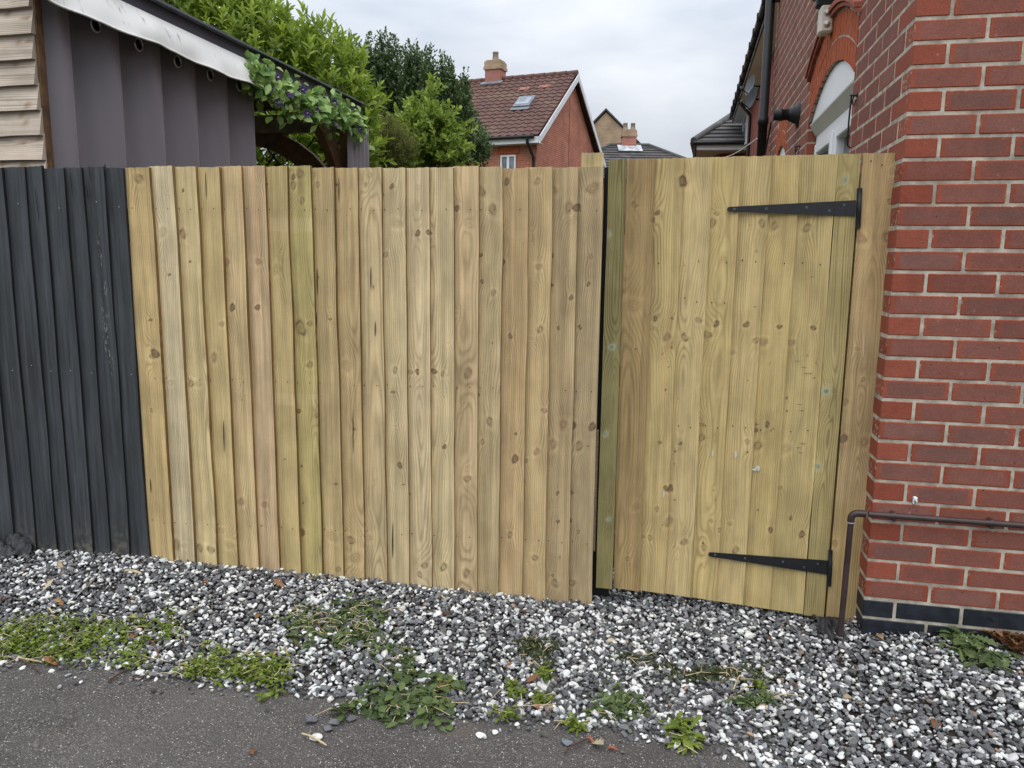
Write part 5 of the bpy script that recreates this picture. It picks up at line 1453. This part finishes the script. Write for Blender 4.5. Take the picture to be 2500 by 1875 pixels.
mb = MB(); mb.tube([wq(0, 0, NZ), wq(Ln + .15, 0, NZ)], .062, 10); mb.box(wq(Ln / 2, .05, NZ - .06), nd, nnv, EZ, Ln / 2, .015, .12); gt = mb.build('gutter', M['black'], root)
for k in range(1, int(Ln / 1.0)):
    mb = MB(); mb.box(wq(k * 1.0, -.045, NZ - .0), nd, nnv, EZ, .06, .035, .075, bev=.01); mb.build('gutter_bracket', M['black'], gt)
mb = MB(); tiled_slope(mb, wq(0, -.02, NZ + .06), wq(Ln + .2, -.02, NZ + .06), wq(0, 3.3, NZ + 2.2), wq(Ln + .2, 3.3, NZ + 2.2), 12, .33, 0, .05, False); mb.build('roof', M['greytile'], root, (nd, nnv))
p = lambda px, py: on_plane(px, py, wq(0, .42, 0), nnv)
wa, wb_ = p(1812, 300), p(1829, 300); z1_, z0_ = p(1820, 294)[2], p(1815, 372)[2]
cW = (wa + wb_) / 2 * np.array([1, 1, 0]); hwW = abs((wb_ - wa) @ nd) / 2
far_window(root, cW - nnv * .03, nd, nnv, max(hwW, .4), z0_, z1_)
mb = MB(); a = p(1846, 150); a = a * np.array([1, 1, 0]) - nnv * .07
mb.tube([a + EZ * 0, a + EZ * (NZ - .7), a + EZ * (NZ - .6) , a + EZ * (NZ - .25) - nnv * .30, a + EZ * NZ - nnv * .34], .045, 8); mb.build('downpipe', M['black'], root)
def sat_dish(px, py, rad, label, dist, mat):
    c = on_plane(px, py, wq(0, .42 - dist, 0), nnv)
    root = thing('satellite_dish', c, label, 'satellite dish', 'satellite dishes on the terrace wall')
    face = unit(-nnv * .92 - nd * .42 + EZ * .25); e1 = unit(np.cross(face, EZ)); e2 = np.cross(e1, face)
    mb = MB(); rings = []
    for f, dz in ((0.02, -.10), (.35, -.085), (.7, -.045), (1.0, 0)):
        rings.append([c + face * dz * rad / .4 + rad * f * (math.cos(t) * e1 * .9 + math.sin(t) * e2) for t in np.linspace(0, 2 * math.pi, 25)])
    mb.grid(np.array(rings)); mb.grid(np.array(rings)[::-1] - face * .008); mb.build('reflector', mat, root)
    mb = MB(); lo = c - e2 * rad * .95; mb.tube([lo - face * .05, lo + face * rad * .9 + e2 * rad * .35], .012, 6); mb.build('feed_arm', M['black'], root)
    mb = MB(); k = lo + face * rad * .9 + e2 * rad * .35; mb.tube([k, k + (c - k) * .14], .03, 8); mb.build('receiver', M['dish'], root)
    mb = MB(); mb.tube([c - face * .10, c - face * .16 + nnv * (dist * .6), c * np.array([1, 1, 1]) + nnv * (dist - .01) - EZ * .05], .02, 6); mb.build('wall_bracket', M['black'], root)
sat_dish(1831, 207, .23, 'upper pale grey satellite dish below the terrace gutter', .35, plain('pale dish', (.13, .14, .15), .6, .1, 6))
sat_dish(1834, 239, .25, 'lower dark grey satellite dish below the terrace gutter', .35, plain('dark dish', (.045, .048, .054), .6, .1, 6))
# projecting hipped wing at the end
w1 = on_y(1693, 347, 24.0); w1[1] = 24.0; EW = w1[2]
root = thing('hipped_wing', np.array([w1[0], w1[1], 0]), 'low projecting brick wing with small hipped roof at the end of the terrace', 'house')
pk = on_y(1787, 285, 27.0)
e0, e1_, e2_, e3 = w1, w1 + np.array([4.5, -.6, 0]), w1 + np.array([4.5, 5.4, 0]), w1 + nd * 6.5 + nnv * .25
for q_ in (e1_, e2_, e3): q_[2] = EW
pk2 = pk + np.array([4, 0, 0])
mb = MB(); tiled_slope(mb, e0, e1_, pk, pk2, 7, .4, 0, .05, False); tiled_slope(mb, e3, e0, pk, pk + EZ * .01, 7, .4, 0, .05, False); rf3 = mb.build('roof', M['greytile'], root, ((1, 0, 0), (0, 1, 0)))
mb = MB(); mb.tube([e0 + EZ * .05, pk + EZ * .06], .10, 8); mb.build('hip_tiles', M['greytile'], rf3)
mb = MB(); mb.tube([e0 + np.array([-.03, -.05, -.03]), e1_ + np.array([0, -.05, -.03])], .06, 8); mb.tube([e0 + np.array([-.05, -.03, -.03]), e3 + np.array([-.05, 0, -.03])], .06, 8); mb.build('gutter', M['black'], root)
mb = MB(); mb.prism([e0 + np.array([.04, .02, -.07]), e1_ + np.array([0, .02, -.07]), e1_ + np.array([0, .02, -.22]), e0 + np.array([.04, .02, -.22])], np.array([0, .03, 0])); mb.build('fascia', M['bargewhite'], root)
mb = MB(); mb.prism([e0 + np.array([.04, .06, -.24]), e1_ + np.array([0, .06, -.24]), e2_ + np.array([0, -.06, -.24]), e3 + np.array([.04, -.06, -.24])], EZ * .02); mb.build('soffit', M['soffit'], root)
mb = MB(); o_ = np.array([.95, .6, 0]); mb.prism([(e0 + o_) * np.array([1, 1, 0]), (e1_ + np.array([0, .6, 0])) * np.array([1, 1, 0]), e1_ + np.array([0, .6, -.25]), e0 + o_ - EZ * .25], np.array([0, 4.6, 0])); mb.build('wall', M['nbrick'], root, ((1, 0, 0), (0, 1, 0)))
mb = MB(); a = e0 + np.array([.05, .0, -.1]); mb.tube([a, a - EZ * 1.0, a * np.array([1, 1, 0])], .05, 8); mb.build('downpipe', M['black'], root)
# clothes line
a = side_pt(DPS - .05, 2.46, -.12); b = on_y(1748, 386, 11.5)
mb = MB(); t = np.linspace(0, 1, 12); mb.tube([a + (b - a) * x - EZ * .05 * math.sin(math.pi * x) for x in t], .0045, 5)
tag(mb.build('washing_line', M['white']), 'thin white washing line running left from the black downpipe', 'line')

# ================================================================== things on the ground
def ong_(px, py, dz=0.0):
    z = 0.0
    for _ in range(8):
        p = on_z(px, py, z); z = float(ground_z(p[0], p[1])) if p[1] > road_edge_y(p[0]) else -.020
    p[2] = z + dz; return p
M['chick'] = leaf_mat('small weed leaf', (.070, .105, .014), (.260, .330, .050), .2, .55, .3)
M['weed'] = leaf_mat('broad weed leaf', (.026, .048, .018), (.180, .240, .080), .2, .55, .3)
M['wilt'] = leaf_mat('wilted weed', (.022, .028, .012), (.090, .110, .035), .1, .6, .3)
def weed(name, label, cat, areas, n, ll, lw, mat, kind, seed, hgt=.025, stems=0, up=.5):
    r = np.random.RandomState(seed); A_ = np.array([a[2] * a[3] for a in areas], float); A_ /= A_.sum()
    P = []
    for a, m_ in zip(areas, r.multinomial(n, A_)):
        c = ong_(a[0], a[1]); ex_ = np.linalg.norm(ong_(a[0] + a[2], a[1]) - c); ey_ = np.linalg.norm(ong_(a[0], a[1] - a[3]) - c)
        sub = r.randn(max(3, m_ // 12), 2) * .66; w_ = sub[r.randint(0, len(sub), m_)] + r.randn(m_, 2) * .22
        q = np.stack([c[0] + w_[:, 0] * ex_, c[1] + w_[:, 1] * ey_ ], 1)
        z = np.where(q[:, 1] > road_edge_y(q[:, 0]), ground_z(q[:, 0], q[:, 1]) + .010, -.020)
        P.append(np.column_stack([q, z + np.abs(r.randn(m_)) * hgt]))
    P = np.vstack(P); n = len(P); c = P.mean(0)
    root = thing(name, (c[0], c[1], c[2]), label, cat)
    al = unit(np.column_stack([r.randn(n), r.randn(n), r.uniform(-.1, up, n)])); no = unit(np.column_stack([r.randn(n) * .45, r.randn(n) * .45, np.ones(n)]))
    leaves('leaf_mass', P, al, no, ll * r.uniform(.6, 1.3, n), lw * r.uniform(.6, 1.3, n), np.clip(r.uniform(0, 1, n) * .7 + (P[:, 2] - P[:, 2].min()) * 8 * .3, 0, 1), mat, root, kind)
    if stems:
        mb = MB()
        for _ in range(stems):
            a = P[r.randint(n)]; b = a + np.array([r.randn() * .04, r.randn() * .03, r.uniform(-.004, .012)]); m_ = (a + b) / 2 + np.array([r.randn() * .012, r.randn() * .012, .008])
            mb.tube([a, m_, b], .0014, 4)
        tag(mb.build('stems', M['straw'], root), kind='stuff')
    return root
weed('chickweed', 'wide yellow green chickweed mat at the left edge of the tarmac', 'weed', [(45, 1560, 60, 24), (120, 1585, 70, 26), (200, 1595, 60, 30), (255, 1560, 50, 25), (60, 1600, 60, 14), (310, 1610, 45, 24), (170, 1540, 60, 14), (20, 1590, 40, 22)], 2100, .017, .011, M['chick'], 'small', 101, .016, 46)
weed('chickweed', 'thin green chickweed sprig reaching up among the stones left of the big clump', 'weed', [(330, 1540, 40, 20), (430, 1535, 38, 16), (390, 1560, 30, 12)], 300, .017, .011, M['chick'], 'small', 102, .014, 10)
weed('chickweed', 'small chickweed strip on the tarmac edge right of the wide mat', 'weed', [(505, 1625, 34, 20), (480, 1650, 40, 14), (540, 1650, 28, 22)], 430, .018, .012, M['chick'], 'small', 103, .014, 12)
weed('chickweed', 'bright chickweed tuft with curled stems where the tarmac edge bends', 'weed', [(640, 1655, 48, 28), (670, 1670, 34, 20), (615, 1640, 30, 16)], 620, .020, .013, M['chick'], 'small', 104, .020, 26)
weed('cut_weeds', 'heap of cut green weeds lying on the stones below the middle fence boards', 'weed', [(800, 1530, 80, 34), (870, 1520, 66, 34), (850, 1560, 80, 22), (905, 1495, 40, 22), (760, 1555, 50, 18), (920, 1575, 28, 16)], 760, .036, .017, M['weed'], 'lobed', 105, .010, 60, up=.15)
weed('cut_weeds', 'smaller trail of dull cut weeds right of the big heap', 'weed', [(960, 1600, 40, 24), (975, 1630, 40, 20), (945, 1590, 30, 16)], 240, .026, .014, M['weed'], 'lobed', 106, .008, 8, up=.2)
weed('broadleaf_weed', 'broad leaved grey green weed spreading over the middle of the tarmac edge', 'weed', [(960, 1710, 52, 36), (1010, 1725, 56, 36), (1050, 1740, 44, 26), (1075, 1705, 30, 26), (985, 1675, 30, 20), (940, 1735, 30, 16)], 400, .036, .024, M['weed'], 'oval', 107, .012, 26)
weed('wilted_weeds', 'dark wilted weeds among the stones left of the gate centre', 'weed', [(1310, 1600, 44, 26), (1290, 1575, 30, 18), (1340, 1620, 26, 16)], 420, .026, .010, M['wilt'], 'lobed', 108, .008, 12, up=.15)
weed('wilted_weeds', 'thin dark wilted streak of weeds below the gate middle', 'weed', [(1535, 1614, 46, 10), (1570, 1620, 30, 9)], 230, .024, .010, M['wilt'], 'lobed', 109, .006, 8, up=.1)
weed('wilted_weeds', 'long flat wilted weed strip below the right half of the gate', 'weed', [(1700, 1652, 66, 13), (1780, 1650, 60, 13), (1740, 1660, 50, 10)], 560, .026, .011, M['wilt'], 'lobed', 110, .008, 14, up=.12)
weed('low_weed', 'mixed dark and green low weed between gravel and tarmac right of centre', 'weed', [(1520, 1720, 40, 22), (1490, 1745, 36, 14), (1545, 1740, 28, 16)], 420, .030, .016, M['weed'], 'lobed', 111, .010, 8, up=.2)
weed('low_weed', 'flat green weed strip near the lower right gravel', 'weed', [(1830, 1722, 48, 10), (1860, 1718, 24, 8)], 230, .028, .011, M['weed'], 'lobed', 112, .008, 5, up=.2)
weed('dandelion', 'fresh green dandelion tufts at the tarmac edge below the lower hinge', 'weed', [(1665, 1790, 22, 14), (1680, 1825, 30, 14), (1655, 1775, 14, 10)], 80, .055, .018, M['chick'], 'lobed', 113, .010, 3, up=.5)
for k, (px, py, rx, lab) in enumerate(((1330, 1665, 16, 'upper tiny weed sprig left of the dark stones'), (1318, 1722, 20, 'tiny upright weed sprig near the tarmac edge right of the broad weed'), (1230, 1745, 24, 'small yellowish weed on the gravel lip beside the broad weed'), (1406, 1780, 10, 'single bright green seedling on the tarmac edge'), (1262, 1700, 14, 'faint weed seedling between pebbles above the tarmac'), (1100, 1690, 14, 'weed sprig leaning right of the broad leaved weed'), (1855, 1690, 14, 'small clover sprig near the brown twig'), (2010, 1330, 1, ''))):
    if lab: weed('weed_sprig', lab, 'weed', [(px, py, rx, rx * .7)], 60, .024, .012, M['chick'], 'lobed' if k % 2 else 'small', 120 + k, .012, 3)
weed('sow_thistle', 'large lobed green weed lying against the black plinth at the right', 'weed', [(2370, 1590, 40, 30), (2400, 1610, 34, 24), (2350, 1570, 26, 16), (2415, 1570, 20, 20)], 130, .065, .030, M['weed'], 'lobed', 131, .014, 6, up=.25)
weed('sow_thistle', 'second lobed green weed at the right picture edge by the plinth', 'weed', [(2480, 1565, 26, 18), (2494, 1578, 18, 14)], 46, .060, .028, M['weed'], 'lobed', 132, .014, 3, up=.3)
weed('dead_weed', 'rust brown dead weed between the two green plants by the plinth', 'weed', [(2445, 1575, 22, 20), (2455, 1590, 18, 12)], 80, .050, .022, leaf_mat('rust brown dead leaf', (.10, .035, .018), (.30, .16, .075), .1, .7, .2), 'oak', 133, .022, 3)

# fallen leaves
def dleaf(c1, c2): return leaf_mat('fallen leaf', c1, c2, .12, .65, .25)
LM = {'tan': dleaf((.30, .20, .10), (.46, .33, .19)), 'orange': dleaf((.17, .075, .034), (.30, .15, .07)), 'brown': dleaf((.10, .045, .025), (.20, .10, .05)), 'pale': dleaf((.44, .38, .24), (.58, .50, .34)), 'silver': dleaf((.42, .43, .43), (.62, .63, .62)), 'yellow': dleaf((.36, .36, .04), (.55, .52, .10))}
LEAVES = [(125, 1442, .085, 'pale', 'oak', 'large pale ragged dead leaf on gravel at the far left'), (208, 1446, .115, 'silver', 'oval', 'long silver grey leaf lying on the left gravel'), (138, 1475, .060, 'tan', 'oval', 'curled tan leaf with red underside on left gravel'), (150, 1485, .050, 'orange', 'oval', 'russet leaf folded under the curled tan leaf'),
 (120, 1625, .080, 'orange', 'oak', 'orange oak leaf on tarmac at the far left edge'), (260, 1540, .055, 'tan', 'oak', 'tan leaf resting on the chickweed mat'), (325, 1565, .045, 'orange', 'oval', 'orange leaf standing in the chickweed'), (480, 1505, .075, 'pale', 'oak', 'pale crumpled leaf on the gravel above the chickweed strip'),
 (325, 1515, .050, 'yellow', 'oval', 'yellow leaf on dark stones above chickweed'), (145, 1332, .075, 'orange', 'oak', 'orange leaf at the foot of the charcoal fence'), (85, 1325, .060, 'orange', 'oval', 'upright rust leaf beside the black membrane'), (225, 1333, .060, 'brown', 'oval', 'brown curled leaf under the charcoal fence boards'), (255, 1337, .060, 'pale', 'oak', 'pale leaf against the foot of the charcoal fence'),
 (360, 1357, .050, 'orange', 'oak', 'reddish leaf at the joint of the two fences'), (150, 1392, .050, 'tan', 'oak', 'small tan leaf on the upper left gravel'), (678, 1436, .070, 'orange', 'oak', 'orange leaf on gravel under the left timber boards'), (630, 1514, .060, 'orange', 'oval', 'rust leaf left of the cut weed heap'), (720, 1583, .050, 'orange', 'oval', 'bright orange leaf below the cut weed heap'),
 (672, 1605, .040, 'tan', 'oval', 'tan flake above the bright chickweed tuft'), (965, 1412, .080, 'orange', 'oak', 'crumpled orange leaf against the fence foot'), (500, 1430, .045, 'orange', 'oval', 'small orange leaf on the mid left gravel'), (985, 1592, .040, 'tan', 'oval', 'pinkish leaf by the trail of dull weeds'), (1245, 1640, .050, 'orange', 'oak', 'rust leaf on the gravel below the gate left edge'),
 (1303, 1670, .060, 'orange', 'oak', 'curled red brown leaf left of the lower gravel centre'), (1310, 1737, .050, 'orange', 'oval', 'orange leaf on the tarmac lip beside the sprig'), (1075, 1692, .050, 'brown', 'oak', 'brown leaf lying on the broad leaved weed'), (1090, 1510 + 0, .04, 'brown', 'oval', 'brown leaf on the gravel right of the cut weeds'), (1275, 1512, .070, 'brown', 'oak', 'long dark brown leaf below the fence post'),
 (1465, 1830, .085, 'pale', 'oak', 'torn pale leaf on the tarmac at the bottom centre'), (1495, 1575, .045, 'pale', 'oval', 'cream curled leaf in the middle of the gravel'), (1880, 1570, .050, 'brown', 'oval', 'brown upright leaf right of the gate bottom'), (1937, 1683, .055, 'orange', 'oval', 'orange leaf on the right gravel'), (1863, 1740, .050, 'tan', 'oval', 'tan leaf by the flat weed strip'),
 (2283, 1780, .080, 'orange', 'oval', 'single bright brown leaf on the lower right gravel'), (2145, 1562, .060, 'tan', 'oval', 'tan shell shaped leaf on gravel below the plinth'), (2230, 1525, .055, 'tan', 'oval', 'tan leaf standing against the plinth'), (1795, 1490, .045, 'tan', 'oak', 'tan leaf under the gate bottom edge'), (2090, 1640, .035, 'brown', 'oval', 'dark red leaf scrap on the right gravel'), (18, 1800 - 330, .04, 'orange', 'oval', 'small orange leaf by the left picture edge'), (615, 1838, .045, 'orange', 'oval', 'faded orange leaf on the tarmac near the bottom')]
r = np.random.RandomState(202)
for (px, py, L_, mk, kd, lab) in LEAVES:
    p = ong_(px, py, .016 if ong_(px, py)[1] > road_edge_y(ong_(px, py)[0]) else .004)
    a = r.uniform(0, 6.28); al = np.array([[math.cos(a), math.sin(a), r.uniform(.0, .35)]]); no = unit(np.array([[r.randn() * .3, r.randn() * .3 - .25, 1.0]]))
    o = leaves('fallen_leaf', p[None] - al * L_ * .5 + EZ * .006, al, no, np.array([L_ * .8]), np.array([L_ * .42]), np.array([r.uniform(0, 1)]), LM[mk], None, kd)
    sol = o.modifiers.new('s', 'SOLIDIFY'); sol.thickness = .0008
    tag(o, lab, 'leaf', 'fallen leaves on the ground')
lit = None
for k in range(20):
    px, py = r.uniform(95, 350), r.uniform(1330, 1350); p = ong_(px, py, .014)
    a = r.uniform(0, 6.28); o = leaves('fallen_leaf', p[None], np.array([[math.cos(a), math.sin(a), r.uniform(-.1, .5)]]), unit(r.randn(1, 3) * .5 + EZ), np.array([r.uniform(.025, .05)]), np.array([r.uniform(.012, .024)]), np.array([r.uniform(0, 1)]), LM[('brown', 'brown', 'tan', 'orange')[k % 4]], None, ('oval', 'oak')[k % 2])
    tag(o, 'small crisp leaf in the brown litter along the foot of the charcoal fence', 'leaf', 'leaf litter under the charcoal fence')
# twigs and splinters
def stick(a, b, rad, mat, lab, name='twig', bend=.006):
    A_, B_ = ong_(*a, .008), ong_(*b, .008); m_ = (A_ + B_) / 2 + np.array([0, 0, bend])
    mb = MB(); mb.tube([A_, A_ * .6 + m_ * .4 + EZ * bend * .2, m_, B_ * .6 + m_ * .4, B_], [rad, rad * .95, rad, rad * .9, rad * .6], 6); tag(mb.build(name, mat), lab, name)
stick((738, 1797), (798, 1826), .0035, M['straw'], 'pale straw stick on the tarmac beside a white stone', 'straw')
stick((716, 1513), (775, 1519), .0065, M['straw'], 'split pale wood splinter beside the cut weed heap', 'splinter')
stick((305, 1398), (345, 1404), .0065, M['straw'], 'pale wood chip on the gravel below the first timber boards', 'splinter')
stick((118, 1488), (132, 1508), .004, M['straw'], 'short pale sliver below the curled tan leaf', 'splinter')
stick((1378, 1843), (1435, 1808), .0030, M['twig'], 'thin brown twig on the tarmac left of the torn pale leaf')
stick((1435, 1808), (1448, 1818), .0050, plain('red stalk', (.30, .10, .06), .7), 'short red stalk by the torn pale leaf', 'stalk')
stick((1485, 1832), (1508, 1838), .0050, plain('rust stalk', (.26, .09, .06), .7), 'red leaf stalk right of the torn pale leaf', 'stalk')
stick((1758, 1670), (1815, 1662), .0065, plain('grey brown stick', (.24, .17, .12), .85, .3, 40), 'thick grey brown stick beside the wilted weed strip')
stick((1790, 1690), (1816, 1650), .0025, M['straw'], 'bent straw stem crossing the thick stick', 'straw', .02)
stick((42, 1612), (100, 1648), .0028, M['twig'], 'curved brown twig on the tarmac at the far left')
stick((0, 1608), (105, 1622), .0035, M['straw'], 'long pale stalk along the tarmac edge at the left', 'straw')
stick((265, 1670), (310, 1642), .0035, M['twig'], 'dark twig leaning on the tarmac below the chickweed')
stick((318, 1663), (392, 1656), .0035, M['twig'], 'straight dark twig right of the leaning one')
stick((365, 1570), (395, 1625), .0028, plain('reddish stem', (.16, .06, .045), .8), 'arched reddish stem over the stones beside chickweed', 'twig', .03)
stick((835, 1497), (890, 1513), .0060, M['twig'], 'dark stick lying across the cut weed heap')
stick((983, 1408), (1010, 1432), .0055, M['straw'], 'pale splinter standing against the fence foot', 'splinter', .002)
stick((1955, 1612), (2005, 1600), .0025, M['twig'], 'thin brown twig on the gravel right of the gate')
stick((1068, 1457), (1090, 1470), .0045, M['straw'], 'tan wood chip on the gravel below the right fence boards', 'splinter')

# black weed membrane scraps
def membrane(label, corners, seed, lift):
    r = np.random.RandomState(seed); n, m_ = 26, 14
    c = [ong_(*q, .012) for q in corners]
    P = np.zeros((m_, n, 3))
    for i in range(m_):
        for j in range(n):
            a, b = j / (n - 1), i / (m_ - 1)
            P[i, j] = c[0] * (1 - a) * (1 - b) + c[1] * a * (1 - b) + c[2] * a * b + c[3] * (1 - a) * b
    k = r.uniform(0, 6, 8)
    for i in range(m_):
        for j in range(n):
            a, b = j / (n - 1), i / (m_ - 1)
            h = .5 + .5 * math.sin(a * 9 + k[0] + 2 * b); h2 = abs(math.sin(a * 5 + b * 4 + k[1])); h3 = abs(math.sin(a * 14 - b * 6 + k[2]))
            P[i, j, 2] += lift * (.4 * h + .9 * h2 * (1 - a * .5) + .3 * h3) * (math.sin(math.pi * min(1, b * 1.1)) * .8 + .2)
            P[i, j, 0] += .006 * math.sin(b * 17 + k[3]); P[i, j, 1] += .010 * math.sin(a * 13 + k[4]) * (1 - b)
    mb = MB(); mb.grid(P, smooth=False); o = mb.build('weed_membrane', M['membrane'])
    o.modifiers.new('s', 'SOLIDIFY').thickness = .0015
    tag(o, label, 'membrane')
membrane('crumpled black weed membrane at the foot of the charcoal fence', [(-40, 1378), (74, 1362), (92, 1328), (-40, 1312)], 5, .062)
membrane('torn black weed membrane poking out below the gate hinge side', [(2010, 1572), (2062, 1570), (2052, 1510), (1972, 1508)], 6, .030)
# loose stones out on the tarmac
def stone(px, py, rad, g_, lab, ang):
    r = np.random.RandomState(int(px)); V, Fc = rock(r, ang); p = ong_(px, py, rad * .35)
    mb = MB(); mb.add(p + V * np.array([rad * 1.25, rad, rad * .65]), Fc, smooth=not ang)
    tag(mb.build('stone', plain('loose stone', g_, .7, .2, 60)), lab, 'stone', 'loose stones on the tarmac')
for s_ in ((772, 1805, .017, (.66, .64, .60), 'white stone touching the pale straw stick', False), (758, 1763, .019, (.11, .11, .12), 'flat dark stone alone on the tarmac left of the stick end', True), (818, 1768, .017, (.12, .12, .125), 'larger grey stone above the white one on the tarmac', True), (803, 1783, .016, (.13, .13, .14), 'grey stone just below the larger grey stone', True),
           (1173, 1799, .014, (.72, .71, .66), 'white pebble on the tarmac below the broad weed', False), (1208, 1790, .010, (.74, .72, .68), 'smaller white pebble right of the white pebble', False), (1386, 1816, .017, (.14, .16, .18), 'blue grey stone on the tarmac left of the brown twig', True), (125, 1641, .011, (.74, .72, .68), 'white pebble on the tarmac near the orange oak leaf', False), (8, 1622, .014, (.72, .70, .66), 'white pebble at the far left tarmac edge', False), (265, 1634, .012, (.70, .66, .56), 'cream pebble on the tarmac below chickweed', False),
           (860, 1758, .015, (.10, .10, .105), 'small dark stone right of the larger grey stone', True), (1070, 1740, .014, (.66, .60, .50), 'cream stone beside the broad leaved weed', False)):
    stone(*s_)
